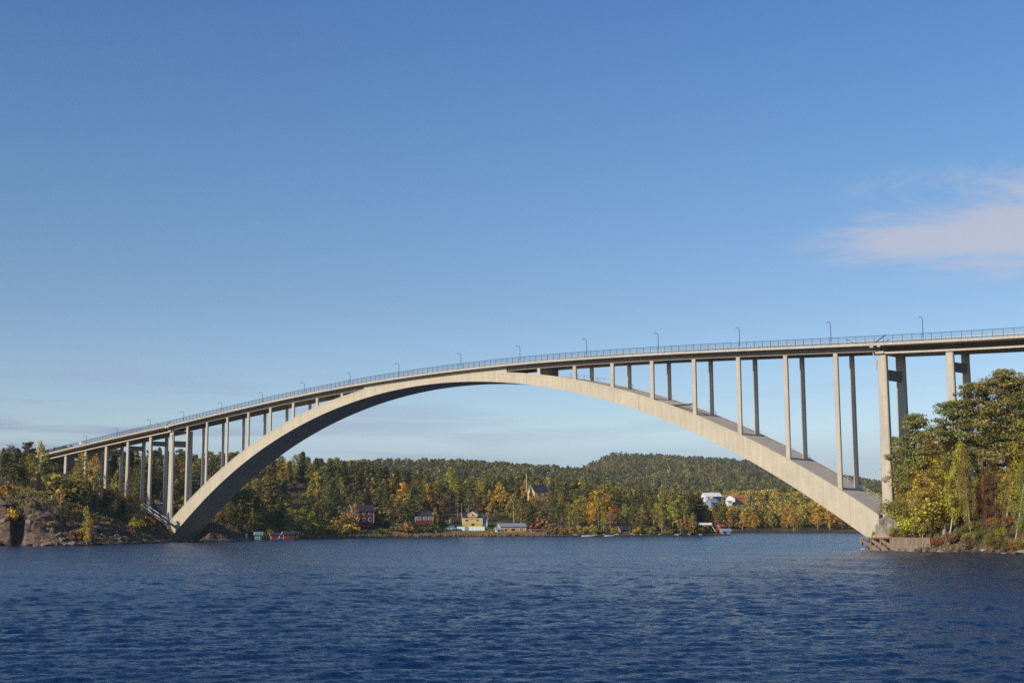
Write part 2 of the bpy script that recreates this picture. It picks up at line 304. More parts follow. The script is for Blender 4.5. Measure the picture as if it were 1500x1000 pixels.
# ------------------------------------------------------------------ terrain
SKY = [(-1500, 690), (0, 692), (450, 682), (560, 677), (640, 674), (700, 673), (760, 678), (810, 682), (850, 680), (880, 671), (905, 665), (930, 663), (980, 665), (1030, 669),
       (1060, 672), (1100, 675), (1180, 684), (1240, 696), (1290, 707), (1330, 715), (1500, 725), (3000, 722)]
def skyv(u): return float(np.interp(u, [p[0] for p in SKY], [p[1] for p in SKY]))
def ahill(u): return float(np.interp(u, [820, 900], [1600, 2400]))
SEC = {
 -1500: [(300, -3), (360, .3), (380, 10), (500, 22), (900, 40)],
 -60: [(345, -3), (372, -.5), (375, .3), (380, 'v764'), (392, 'v742'), (400, 'v732'), (420, 'v720'), (445, 17), (520, 24), (700, 32)],
 0: [(345, -3), (366, -.5), (369, .3), (372, 'v764'), (385, 'v740'), (392, 'v731'), (415, 'v717'), (440, 17), (520, 24), (700, 32)],
 14: [(345, -3), (365, -.5), (368, .3), (371, 'v764'), (384, 'v741'), (392, 'v731'), (415, 'v717'), (440, 17), (520, 24), (700, 32)],
 20: [(345, -3), (366, -.5), (372, .3), (378, 'v778'), (385, 'v752'), (394, 'v731'), (415, 'v717'), (440, 17), (520, 24), (700, 32)],
 32: [(345, -3), (366, -.5), (371, .3), (377, 'v780'), (385, 'v756'), (394, 'v731'), (415, 'v717'), (440, 17), (520, 24), (700, 32)],
 38: [(345, -3), (361, -.5), (364, .3), (367, 'v776'), (376, 'v758'), (386, 'v738'), (398, 'v729'), (415, 'v717'), (440, 17), (520, 24), (700, 32)],
 62: [(345, -3), (360, -.5), (363, .3), (367, 'v775'), (377, 'v757'), (388, 'v740'), (398, 'v731'), (415, 'v719'), (450, 18), (520, 25), (700, 32)],
 100: [(345, -3), (360, -.5), (363, .3), (370, 'v784'), (385, 'v764'), (400, 'v745'), (420, 'v729'), (460, 18), (510, 25), (560, 28), (700, 33)],
 150: [(355, -3), (375, -.5), (378, .3), (385, 'v785'), (400, 'v768'), (420, 'v750'), (440, 'v738'), (480, 17), (510, 24), (560, 29), (700, 33)],
 200: [(375, -3), (398, -.5), (402, .3), (408, 'v787'), (420, 'v774'), (440, 'v755'), (460, 'v741'), (480, 'v731'), (520, 20), (600, 26), (700, 32)],
 236: [(390, -3), (415, -.5), (420, .3), (428, 'v787'), (440, 'v776'), (452, 'v768'), (480, 'v750'), (500, 13), (560, 20), (640, 27), (750, 33)],
 262: [(400, -3), (440, -2), (452, -1), (460, 3), (480, 'v760'), (520, 11), (560, 17), (640, 27), (750, 33)],
 290: [(410, -3), (448, -1), (452, .5), (460, 'v775'), (480, 'v766'), (520, 9), (560, 15), (640, 25), (750, 33)],
 306: [(410, -3), (440, -.5), (443, .3), (447, 'v781'), (455, 'v768'), (466, 'v761'), (480, 'v764'), (520, 7), (560, 12), (640, 24), (750, 33)],
 345: [(430, -3), (450, -.5), (455, .3), (462, 'v786'), (475, 'v777'), (500, 5), (540, 'v752'), (600, 19), (660, 26), (760, 33)],
 366: [(450, -3), (476, -.5), (484, .3), (500, 1.5), (520, 3), (545, 'v754'), (570, 'v737'), (600, 'v718'), (640, 'v704'), (700, 30)],
 440: [(480, -3), (512, -.5), (519, .3), (530, 1.0), (545, 2), (560, 'v755'), (580, 'v740'), (600, 'v725'), (630, 'v709'), (680, 26), (760, 27)],
 500: [(500, -3), (536, -.5), (542, .3), (555, 1.0), (575, 2.5), (590, 'v756'), (610, 11), (640, 17), (700, 22), (800, 22)],
 600: [(540, -3), (569, -.5), (575, .3), (590, 1.3), (602, 'v768'), (625, 7), (660, 13), (700, 18), (800, 20)],
 690: [(550, -3), (583, -.5), (589, .3), (601, 'v780'), (610, 'v778'), (616, 'v772'), (640, 'v767'), (660, 'v755'), (700, 14), (760, 19), (850, 20)],
 760: [(550, -3), (585, -.5), (591, .3), (600, 1.2), (612, 2), (640, 'v768'), (680, 'v748'), (720, 'v731'), (760, 20), (850, 24)],
 900: [(550, -3), (579, -.5), (585, .3), (595, 2), (640, 8), (700, 14), (760, 17), (850, 15), (1000, 12)],
 1000: [(560, -3), (591, -.5), (597, .3), (606, 2), (640, 7), (700, 8), (760, 5), (800, 5), (1000, 14)],
 1045: [(570, -3), (602, -.5), (607, .3), (612, 1.5), (640, 3), (660, 2), (680, -1), (760, -3), (795, -.5), (803, .3), (830, 3), (1000, 16)],
 1069: [(570, -3), (605, -.5), (610, .7), (620, 1), (632, -1), (700, -3), (780, -3), (795, -.5), (801, .3), (830, 3), (1000, 18)],
 1074: [(600, -3), (780, -3), (794, -.5), (800, .3), (830, 3), (1000, 18)],
 1180: [(600, -3), (765, -3), (774, -.5), (780, .3), (820, 3), (1000, 16)],
 1262: [(262, -3), (740, -3), (755, -.5), (762, .3), (800, 3), (1000, 15)],
 1266: [(258, -3), (266, -.5), (270, 1.0), (276, .5), (290, -3), (740, -3), (762, .3), (1000, 15)],
 1282: [(250, -3), (257, -.3), (261, 1.5), (264, 3.6), (270, 3), (300, -1), (320, -3), (740, -3), (762, .3), (1000, 15)],
 1298: [(244, -3), (253, -.3), (256, 1.8), (259, 4.5), (262, 'v752'), (272, 'v754'), (290, 5), (400, 2), (740, 2), (1000, 15)],
 1330: [(240, -3), (250, -.5), (253, .3), (256, 2), (262, 5.5), (272, 8), (300, 8), (400, 6), (800, 6), (1000, 15)],
 1365: [(238, -3), (243, -.5), (245, .3), (248, 3.5), (251, 6), (264, 8), (275, 9.5), (300, 11), (340, 12), (500, 8), (1000, 12)],
 1430: [(225, -3), (230, -.5), (234, .3), (238, 2.2), (243, 6), (250, 8.5), (265, 10), (280, 11), (320, 14), (500, 10), (1000, 12)],
 1500: [(208, -3), (214, -.5), (218, .3), (224, 1.5), (233, 5), (242, 8.5), (260, 10), (280, 12), (320, 15), (500, 10), (1000, 12)],
 1750: [(170, -3), (186, -.5), (190, .3), (230, 5), (300, 14), (500, 14), (1000, 14)],
 3000: [(100, -3), (120, .3), (200, 8), (400, 14), (1000, 20)],
}
AG = np.concatenate([np.arange(150, 210, 6), np.arange(210, 310, 1.4), np.arange(310, 356, 5), np.arange(356, 480, 1.2), np.arange(480, 660, 2.0),
                     np.arange(660, 860, 5), np.arange(860, 1200, 14), np.arange(1200, 5000, 60)])
UG = np.concatenate([np.arange(-1500, -90, 40), np.arange(-90, 380, 2.2), np.arange(380, 1250, 4), np.arange(1250, 1560, 2.5), np.arange(1560, 3001, 40)])
secu = sorted(SEC); rows = []
for u in secu:
    s = []
    for a, z in SEC[u]:
        if isinstance(z, str): z = zat(u, a, float(z[1:]))
        s.append((a, z))
    la = s[-1][0]; ah = ahill(u); zt = zat(u, ah, skyv(u)) - 13
    if u >= 1000: s.append((1400, max(16, zat(u, 1400, 742))))
    else: s.append((1150, min(22, s[-1][1])))
    s += [(ah * .93, zt - 0.12 * (zt - s[-1][1])), (ah, zt), (ah + 300, zt - 25), (5200, zt - 60)]
    rows.append(np.interp(AG, [p[0] for p in s], [p[1] for p in s]))
rows = np.array(rows)
ZG = np.array([np.interp(UG, secu, rows[:, j]) for j in range(len(AG))]).T      # (u, a)
UU, AA = np.meshgrid(UG, AG, indexing='ij'); XX, YY = at(UU, AA)
land = np.clip(ZG / 2.5, 0, 1)
big = np.clip((AA - 900) / 700, 0, 1)
rocky = np.exp(-((UU - 60) / 190) ** 2) * (AA < 480) + 0.9 * np.exp(-((UU - 310) / 35) ** 2) * (AA < 490) + 0.8 * np.exp(-((UU - 1295) / 22) ** 2) * (AA < 300) + 0.5 * np.exp(-((UU - 430) / 60) ** 2) * (AA > 560) * (AA < 650)
rocky = np.clip(rocky, 0, 1)
ridge = 1 - 2 * np.abs(fbm(XX * .22, YY * .22, 4, 31)) * 2
stepn = vnoise(XX * .33 + 9, YY * .33, 61); stepn = np.round(stepn * 4) / 4
ZG = ZG + land * (fbm(XX * .07, YY * .07, 5, 3) * 2.2 + rocky * (fbm(XX * .5, YY * .5, 5, 9) * 2.2 + (stepn - .5) * 1.8 + (ridge - .7) * 1.2)) + big * fbm(XX * .006, YY * .006, 4, 17) * 16
ZG = np.where((ZG > -.4) & (ZG < 1.2), ZG + fbm(XX * .6, YY * .6, 3, 77) * .5, ZG)
def ground(x, y):
    u, a = ua(x, y); return groundua(u, a)
def groundua(u, a):
    i = np.clip(np.searchsorted(UG, u) - 1, 0, len(UG) - 2); j = np.clip(np.searchsorted(AG, a) - 1, 0, len(AG) - 2)
    fu = (u - UG[i]) / (UG[i + 1] - UG[i]); fa = (a - AG[j]) / (AG[j + 1] - AG[j])
    return (ZG[i, j] * (1 - fu) + ZG[i + 1, j] * fu) * (1 - fa) + (ZG[i, j + 1] * (1 - fu) + ZG[i + 1, j + 1] * fu) * fa
nu, na = len(UG), len(AG)
idx = np.arange(nu * na).reshape(nu, na)
F = np.stack([idx[:-1, :-1], idx[1:, :-1], idx[1:, 1:], idx[:-1, 1:]], -1).reshape(-1, 4)
V = np.stack([XX, YY, ZG], -1).reshape(-1, 3)
# albedo of the ground cover
gz = np.abs(np.gradient(ZG, axis=1) / np.gradient(AG)[None, :])
nA = fbm(XX * .12, YY * .12, 4, 41) + .5; nB = fbm(XX * .9, YY * .9, 3, 51) + .5
def mixc(a, b, f): return a * (1 - f[..., None]) + np.asarray(b) * f[..., None]
C = np.zeros(XX.shape + (3,)) + np.array([.075, .06, .035])
C = mixc(C, (.15, .125, .045), np.clip((nA - .42) * 5, 0, 1) * (AA < 900))
meadow = np.clip(1 - np.abs(AA - 404) / 16, 0, 1) * np.clip((130 - UU) / 30, 0, 1)
C = mixc(C, (.22, .18, .06), meadow)
reed = np.clip(1 - np.abs(ZG - .9) / 1.1, 0, 1) * (UU > 385) * (UU < 790)
C = mixc(C, (.22, .16, .085), reed * .9)
lawn = np.exp(-((UU - 680) / 38) ** 2) * np.exp(-((AA - 612) / 12) ** 2) + .9 * np.exp(-((UU - 590) / 16) ** 2) * np.exp(-((AA - 606) / 12) ** 2)
C = mixc(C, (.10, .135, .03), np.clip(lawn * 1.6, 0, 1))
rk = np.clip(np.clip((gz - .28) * 4, 0, 1) * (AA < 700) * np.clip(rocky * 1.6 + .15, 0, 1) + .9 * rocky * np.clip((nB - .40) * 7, 0, 1), 0, 1)
rc = mixc(np.zeros_like(C) + np.array([.20, .135, .09]), (.09, .062, .045), np.clip((nB - .45) * 5, 0, 1))
rc = np.where((UU > 1200)[..., None], rc * np.array([1.6, 1.7, 1.7]), rc)
C = mixc(C, rc, rk)
wet = np.clip(1 - (ZG - .1) / .5, 0, 1) * (ZG > -1); C = mixc(C, (.30, .21, .14), np.clip(1 - np.abs(ZG - .6) / .5, 0, 1) * (AA < 480)); C = mixc(C, (.05, .04, .03), wet * .8)
def attr_mat(name):
    M = bpy.data.materials.new(name); M.use_nodes = True; t = M.node_tree; b = t.nodes['Principled BSDF']; b.inputs['Roughness'].default_value = .95; b.inputs['Specular IOR Level'].default_value = .1
    a = t.nodes.new('ShaderNodeAttribute'); a.attribute_name = 'cover'
    g = t.nodes.new('ShaderNodeNewGeometry'); n = t.nodes.new('ShaderNodeTexNoise'); n.inputs['Scale'].default_value = 1.7; n.inputs['Detail'].default_value = 9; n.inputs['Roughness'].default_value = .7
    t.links.new(g.outputs['Position'], n.inputs['Vector'])
    r = t.nodes.new('ShaderNodeMapRange'); r.inputs[1].default_value = .3; r.inputs[2].default_value = .7; r.inputs[3].default_value = .45; r.inputs[4].default_value = 1.5; t.links.new(n.outputs['Fac'], r.inputs[0])
    mm = t.nodes.new('ShaderNodeMix'); mm.data_type = 'RGBA'; mm.blend_type = 'MULTIPLY'; mm.inputs[0].default_value = 1; t.links.new(a.outputs['Color'], mm.inputs[6]); t.links.new(r.outputs[0], mm.inputs[7])
    vo = t.nodes.new('ShaderNodeTexVoronoi'); vo.feature = 'DISTANCE_TO_EDGE'; vo.inputs['Scale'].default_value = .42
    ds = t.nodes.new('ShaderNodeVectorMath'); ds.operation = 'MULTIPLY_ADD'; ds.inputs[1].default_value = (2.5, 2.5, 2.5); t.links.new(n.outputs['Color'], ds.inputs[0]); t.links.new(g.outputs['Position'], ds.inputs[2])
    t.links.new(ds.outputs[0], vo.inputs['Vector'])
    ck = t.nodes.new('ShaderNodeMapRange'); ck.inputs[1].default_value = 0; ck.inputs[2].default_value = .09; ck.inputs[3].default_value = .3; ck.inputs[4].default_value = 1; t.links.new(vo.outputs['Distance'], ck.inputs[0])
    m3 = t.nodes.new('ShaderNodeMix'); m3.data_type = 'RGBA'; m3.blend_type = 'MULTIPLY'; t.links.new(a.outputs['Alpha'], m3.inputs[0]); t.links.new(mm.outputs[2], m3.inputs[6]); t.links.new(ck.outputs[0], m3.inputs[7])
    t.links.new(m3.outputs[2], b.inputs['Base Color'])
    bp = t.nodes.new('ShaderNodeBump'); bp.inputs['Strength'].default_value = 1.0; bp.inputs['Distance'].default_value = .6; t.links.new(n.outputs['Fac'], bp.inputs['Height']); t.links.new(bp.outputs[0], b.inputs['Normal'])
    return M
M_GROUND = attr_mat('ground_cover')
me = npmesh('terrain', V, F, M_GROUND, True)
ca = me.color_attributes.new('cover', 'FLOAT_COLOR', 'POINT')
ca.data.foreach_set('color', np.concatenate([C.reshape(-1, 3), rk.reshape(-1, 1)], 1).astype(np.float32).ravel())
tag(link(bpy.data.objects.new('terrain', me)), kind='structure')

# ------------------------------------------------------------------ water
def water():
    ar = np.concatenate([1 / np.linspace(1 / 38.0, 1 / 400.0, 500), np.linspace(412, 900, 30)]); ur = np.linspace(-60, 1560, 560)
    A2, U2 = np.meshgrid(ar, ur, indexing='ij'); X, Y = at(U2, A2)
    H = np.zeros_like(X); dxs = np.zeros_like(X); dys = np.zeros_like(X)
    g = np.random.default_rng(5)
    rowgap = np.abs(np.gradient(ar))[:, None]
    gust = 0.85 + 0.5 * (fbm(X * .02, Y * .02, 3, 91) + .5 - .25)
    for i in range(120):
        lam = 0.20 * (3.0 / 0.20) ** g.random(); th = YAW + math.pi / 2 + 0.2 + g.normal() * (.5 if lam < 2 else .32)
        k = 2 * math.pi / lam; ph = g.random() * 6.28
        amp = 0.0054 * lam ** .95
        p = k * (X * math.cos(th) + Y * math.sin(th)) + ph
        H += amp * gust * (1.25 - 2.0 * np.sqrt(np.sin(p / 2) ** 2 + .012))
    ny, nx = X.shape; id2 = np.arange(ny * nx).reshape(ny, nx)
    F = np.stack([id2[:-1, :-1], id2[:-1, 1:], id2[1:, 1:], id2[1:, :-1]], -1).reshape(-1, 4)
    V = np.stack([X, Y, H], -1).reshape(-1, 3)
    k = len(V); S = 9000
    V = np.concatenate([V, np.array([(CX - S, CY - S, -.45), (CX + S, CY - S, -.45), (CX + S, CY + S, -.45), (CX - S, CY + S, -.45)])]); F = np.concatenate([F, np.array([[k, k + 1, k + 2, k + 3]])])
    M = bpy.data.materials.new('river_water'); M.use_nodes = True; t = M.node_tree; b = t.nodes['Principled BSDF']
    b.inputs['Base Color'].default_value = (.003, .021, .068, 1); b.inputs['Roughness'].default_value = .2; b.inputs['IOR'].default_value = 1.33; b.inputs['Specular IOR Level'].default_value = .5
    g_ = t.nodes.new('ShaderNodeNewGeometry')
    def nz(sc, st, det, rot):
        mp = t.nodes.new('ShaderNodeMapping'); mp.inputs['Scale'].default_value = st; mp.inputs['Rotation'].default_value = (0, 0, rot)
        t.links.new(g_.outputs['Position'], mp.inputs[0]); n = t.nodes.new('ShaderNodeTexNoise'); n.inputs['Scale'].default_value = sc; n.inputs['Detail'].default_value = det; n.inputs['Roughness'].default_value = .6
        t.links.new(mp.outputs[0], n.inputs['Vector']); return n.outputs['Fac']
    rot = -(YAW + .1)
    f1 = nz(.7, (1, 2.2, 1), 3, rot); f2 = nz(2.6, (1, 1.9, 1), 5, rot + .35)
    b1 = t.nodes.new('ShaderNodeBump'); b1.inputs['Strength'].default_value = 1; b1.inputs['Distance'].default_value = .30; t.links.new(f1, b1.inputs['Height'])
    b2 = t.nodes.new('ShaderNodeBump'); b2.inputs['Strength'].default_value = 1; b2.inputs['Distance'].default_value = .10; t.links.new(f2, b2.inputs['Height']); b3 = t.nodes.new('ShaderNodeBump'); b3.inputs['Strength'].default_value = 1; b3.inputs['Distance'].default_value = .55; t.links.new(nz(.17, (1, 2.4, 1), 6, rot), b3.inputs['Height']); t.links.new(b3.outputs[0], b1.inputs['Normal']); t.links.new(b1.outputs[0], b2.inputs['Normal'])
    t.links.new(b2.outputs[0], b.inputs['Normal'])
    gs = nz(.035, (1, 2.6, 1), 5, rot); gr = t.nodes.new('ShaderNodeMapRange'); gr.inputs[1].default_value = .35; gr.inputs[2].default_value = .65; gr.inputs[3].default_value = .14; gr.inputs[4].default_value = .26
    t.links.new(gs, gr.inputs[0]); t.links.new(gr.outputs[0], b.inputs['Roughness'])
    me = npmesh('water', V, F, M, True)
    tag(link(bpy.data.objects.new('water', me)), kind='structure')
water()

# ------------------------------------------------------------------ bridge
def _zd(x): x = x / 100; return 45.0757 + .5299 * x - 4.2525 * x ** 2 + .5261 * x ** 4
def zd(x): return _zd(max(x, -133.0)) + min(0, x + 133.0) * (.058 + max(0, -x - 133) * .00008)
def ze(x): x = x / 100; return 44.5885 - 18.1005 * x ** 2 - 4.2322 * x ** 4 + 1.9848 * x ** 6 - .4277 * x ** 8
def zi(x): x = x / 100; return 42.2763 - 22.2947 * x ** 2 + .8994 * x ** 4 - 2.3323 * x ** 6 + .7383 * x ** 8
XR, XL = 134.0, -133.24
YC, YB, WB = 0.78, 6.80, 9.68
LEFT_COLS = [-147.25, -162.85, -178.45, -194.05, -209.65]
RIGHT_COLS = [148.2, 165.5, 181.0]
bridge = empty('arch_bridge', (0, 0, 0), 0, 'long concrete deck arch bridge on tall slender twin columns across the river', 'bridge')
def sweep(xs, sect, name, mt, parent=bridge, smooth=False):
    """sect(x) -> list of (y, z); swept along the bridge axis"""
    mb = MB(); n = None
    for i, x in enumerate(xs):
        p = sect(x); n = len(p); mb.v += [(x, y, z) for y, z in p]
    for i in range(len(xs) - 1):
        for j in range(n):
            j2 = (j + 1) % n; mb.f.append((i * n + j, (i + 1) * n + j, (i + 1) * n + j2, i * n + j2))
    mb.f.append(tuple(range(n))); mb.f.append(tuple((len(xs) - 1) * n + j for j in range(n))[::-1])
    return mb.build(name, mt, parent)
xa = np.linspace(-132.2, 132.2, 161)
def arch_sec(x):
    a, b = zi(x), ze(x); h = .42
    return [(0, a), (0, a + h), (.07, a + h + .03), (.07, b - h - .03), (0, b - h), (0, b), (WB, b), (WB, b - h), (WB - .07, b - h - .03), (WB - .07, a + h + .03), (WB, a + h), (WB, a)]
arch = sweep(xa, arch_sec, 'arch_rib', M_CON)
# weathered top surface of the arch, a thin screed lying on it
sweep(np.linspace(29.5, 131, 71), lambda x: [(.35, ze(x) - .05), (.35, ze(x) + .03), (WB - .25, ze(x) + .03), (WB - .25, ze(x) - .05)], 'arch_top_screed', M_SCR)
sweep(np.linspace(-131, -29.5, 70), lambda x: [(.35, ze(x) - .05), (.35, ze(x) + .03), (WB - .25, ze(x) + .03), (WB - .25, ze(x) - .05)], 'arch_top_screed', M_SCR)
# solid crown between arch and slab
sweep(np.linspace(-28.9, 28.9, 41), lambda x: [(.05, ze(x) - .6), (.05, zd(x) - .42), (7.6, zd(x) - .42), (7.6, ze(x) - .6)], 'crown_wall', M_CON)
# deck slab with raised edge beams, over arch and approaches
xd = np.concatenate([np.linspace(-236, XL, 60), np.linspace(XL + 2, XR - 2, 140), np.linspace(XR, 195, 30)])
YS0, YS1 = -1.55, 9.15
def slab_sec(x):
    z = zd(x)
    return [(YS0, z - .45), (YS0, z), (YS0 + .32, z), (YS0 + .32, z - .12), (YS1 - .32, z - .12), (YS1 - .32, z), (YS1, z), (YS1, z - .45), (YS1 - .4, z - .45), (YS1 - .4, z - .40), (YS0 + .4, z - .40), (YS0 + .4, z - .45)]
sweep(xd, slab_sec, 'deck_slab', M_COL)
sweep(xd, lambda x: [(0.2, zd(x) - .125), (0.2, zd(x) - .085), (7.3, zd(x) - .085), (7.3, zd(x) - .125)], 'asphalt_surface', M_ASPH)
for y in (YC, YB):
    for x0, x1 in ((XL + .3, -28.95), (28.95, XR - .3)):
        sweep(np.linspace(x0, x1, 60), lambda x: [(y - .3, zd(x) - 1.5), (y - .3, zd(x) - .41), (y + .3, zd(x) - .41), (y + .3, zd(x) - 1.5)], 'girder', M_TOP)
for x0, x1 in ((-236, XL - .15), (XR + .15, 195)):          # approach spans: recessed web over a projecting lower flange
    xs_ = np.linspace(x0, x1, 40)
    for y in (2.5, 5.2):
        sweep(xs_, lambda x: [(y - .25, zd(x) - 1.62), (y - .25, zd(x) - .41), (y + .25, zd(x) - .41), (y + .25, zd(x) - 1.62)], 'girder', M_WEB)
    for ya, yb in ((0.0, 2.9), (4.8, 7.6)):
        sweep(xs_, lambda x: [(ya, zd(x) - 2.0), (ya, zd(x) - 1.63), (yb, zd(x) - 1.63), (yb, zd(x) - 2.0)], 'lower_flange', M_COL)
def column(x, y, z0, z1, w=1.02, d=.56, w2=None, d2=None, name='column', ch=.10, parent=bridge, m_=None):
    w2 = w2 or w; d2 = d2 or d; mb = MB()
    for z, ww, dd in ((z0, w2, d2), (z1, w, d)):
        a, b = ww / 2, dd / 2; c = ch
        mb.v += [(x - a + c, y - b, z), (x + a - c, y - b, z), (x + a, y - b + c, z), (x + a, y + b - c, z), (x + a - c, y + b, z), (x - a + c, y + b, z), (x - a, y + b - c, z), (x - a, y - b + c, z)]
    for j in range(8): mb.f.append((j, (j + 1) % 8, 8 + (j + 1) % 8, 8 + j))
    mb.f.append(tuple(range(8))[::-1]); mb.f.append(tuple(range(8, 16)))
    return mb.build(name, m_ or M_COL, parent)
for s in (-1, 1):
    for k in range(0, 8):
        x = s * (39.73 + 11.966 * k)
        zb = min(ze(x - .5), ze(x + .5)) - .3
        if k == 0:
            column(x, YC, zb, zd(x) - 1.5)
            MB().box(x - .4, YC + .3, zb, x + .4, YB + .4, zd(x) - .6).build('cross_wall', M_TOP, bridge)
            continue
        for y in (YC, YB): column(x, y, zb, zd(x) - 1.48)
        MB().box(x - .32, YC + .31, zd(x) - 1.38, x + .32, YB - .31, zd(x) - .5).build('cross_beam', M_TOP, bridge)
PIERS = [(XR, 5.0, .0), (XL, 3.0, 0)]
def pier(x, zb, w, d, w2, d2, y0, y1, drop, top=2.02, beam=(5.0, 7.0), nm='pier'):
    for y in (y0, y1):
        p = column(x, y, zb, zd(x) - top, w, d, w2, d2, nm, .16)
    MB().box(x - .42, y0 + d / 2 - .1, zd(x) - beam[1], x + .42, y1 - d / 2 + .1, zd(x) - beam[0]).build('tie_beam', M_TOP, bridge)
pier(XR, 4.0, 1.85, .95, 2.25, 1.25, YC, YC + 6.9, 0, 1.5)
pier(XL, 1.5, 1.85, .95, 2.25, 1.25, YC, YC + 6.9, 0, 1.5)
for x in LEFT_COLS: pier(x, float(ground(x, YC)) - 2, 1.45, .8, 1.6, .9, YC, YB, 0, 1.99, (3.6, 5.2), 'column')
for x in RIGHT_COLS: pier(x, float(ground(x, YC)) - 2, 1.5, .8, 1.75, .95, YC, YB, 0, 1.99, (4.0, 5.7), 'column')
# pier heads: blocks under the movement joints, drain pipes
for x, s in ((XR, -1), (XL, 1)):
    z = zd(x)
    MB().box(x - .9, -.35, z - 1.96, x + .9, YB + 1.0, z - 1.52).build('bearing_block', M_COL, bridge)
    MB().box(x + s * .55, YS0 - .06, z - .80, x + s * 1.35, YS0 + .5, z - .47).build('joint_bracket', M_COL, bridge)
    MB().box(x - s * .95, YS0 - .06, z - .80, x - s * .25, YS0 + .5, z - .47).build('joint_bracket', M_COL, bridge)
    dp = MB().tube([(x + s * 1.6, .1, z - 1.6), (x + s * 1.5, .1, z - 2.4), (x + s * .9, .1, z - 3.4), (x + 1.1 * (1 if s > 0 else -1), .1, z - 5)], .11, 6); dp.build('drain_pipe', M_GALV, bridge)
MB().tube([(XL + 1.15, .55, zd(XL) - 2.1), (XL + 1.3, .55, 6)], .12, 6).build('drain_pipe', M_GALV, bridge)
# foundations
MB().prism([(-143.5, 5.6), (-136, 5.6), (-134, 6.3), (-131.2, 5.2), (-129.4, 1.9), (-131.5, -3), (-139, -3), (-139.5, 1.0)], -1.2, 8.8).build('left_foundation', M_OLD, bridge)
MB().box(-138, -.25, -3, -129.1, WB + .2, 1.55).build('left_plinth', M_OLD, bridge)
MB().box(130.9, -.1, -3, 137, WB + .1, 3.0).build('right_foundation', M_OLD, bridge)
# railings
posts = []
xp = np.arange(-232, 190, 2.02)
def bridge_z(x): return zd(x)
pm = MB().box(-.035, -.035, 0, .035, .035, 1.42).mesh('railing_post', M_RAIL)
order = sorted(xp, key=lambda x: -x)
for i, x in enumerate(order):
    o = bpy.data.objects.new('railing_post', pm); o.location = (float(x), YS0 + .14, zd(x)); link(o, bridge)
def rail(y, dz, w, h, name, m_, x0=-232, x1=190):
    xs_ = np.arange(x0, x1, 4.04); return sweep(xs_, lambda x: [(y - w / 2, zd(x) + dz), (y - w / 2, zd(x) + dz + h), (y + w / 2, zd(x) + dz + h), (y + w / 2, zd(x) + dz)], name, m_)
rail(YS0 + .14, 1.40, .09, .09, 'handrail', M_RAIL); rail(YS0 + .14, .12, .04, .05, 'bottom_rail', M_RAIL)
rail(YS1 - .14, 1.40, .09, .09, 'handrail', M_RAIL)
mb = MB()
for x in np.arange(-232, 190, .155): mb.box(x - .008, YS0 + .13, zd(x) + .15, x + .008, YS0 + .15, zd(x) + 1.4)
tag(mb.build('balusters', M_RAIL, bridge), kind='stuff')
mb = MB()
for x in np.arange(-232, 190, 2.02): mb.box(x - .03, YS1 - .17, zd(x), x + .03, YS1 - .11, zd(x) + 1.41)
for x in np.arange(-232, 190, .31): mb.box(x - .01, YS1 - .15, zd(x) + .15, x + .01, YS1 - .13, zd(x) + 1.4)
tag(mb.build('far_railing_bars', M_RAIL, bridge), kind='stuff')
rail(.05, .50, .06, .26, 'guard_rail', M_GALV); rail(7.5, .50, .06, .26, 'guard_rail', M_GALV)
mb = MB()
for x in np.arange(-232, 190, 4.04):
    for y in (.1, 7.55): mb.box(x - .05, y, zd(x) - .12, x + .05, y + .08, zd(x) + .6)
tag(mb.build('guard_rail_posts', M_GALV, bridge), kind='stuff')
for x, s in ((XR, 1), (XL, 1)):
    z = zd(x)
    MB().bar((x - 6.6, YS0 + .05, z + 1.4), (x - 4.0, YS0 + .05, z + .1), .09).build('brace', M_RAIL, bridge)
    MB().bar((x + 2.2, YS0 + .05, z + 1.42), (x - .2, YS0 + .05, z + .1), .13).build('brace', M_DARK, bridge)
# inspection rail and platform on the arch back
xs_ = np.arange(44, 131, 2.2)
for yy in (7.6,):
    for x in xs_:
        MB().box(x - .03, yy - .03, ze(x), x + .03, yy + .03, ze(x) + 1.1).build('arch_rail_post', M_GALV, bridge)
    for dz in (1.08, .6):
        sweep(list(xs_), lambda x: [(yy - .025, ze(x) + dz), (yy - .025, ze(x) + dz + .05), (yy + .025, ze(x) + dz + .05), (yy + .025, ze(x) + dz)], 'arch_handrail', M_GALV)
xk = 82.0; zk = ze(82.0) + .1
mb = MB().box(xk - 4, .6, zk + .0, xk + 5, 1.6, zk + .22); mb.build('inspection_platform', M_DARK, bridge)
mb = MB()
for x in np.arange(xk - 4, xk + 5.1, 1.5): mb.bar((x, .65, zk + .2), (x, .65, zk + 1.2), .05)
mb.bar((xk - 4, .65, zk + 1.2), (xk + 5, .65, zk + 1.2), .05); mb.bar((xk - 4, .65, zk + .7), (xk + 5, .65, zk + .7), .04)
mb.build('platform_rail', M_GALV, bridge)
MB().bar((xk - 6.0, .3, ze(xk - 6) + .0), (xk - 4.6, .3, zk + 1.6), .1).bar((xk - 4.6, .3, zk + 1.6), (xk - 3.0, .3, zk - .2), .1).bar((xk - 4.6, .3, zk + 1.6), (xk - 4.6, .3, zk - .9), .08).build('ladder_frame', M_DARK, bridge)

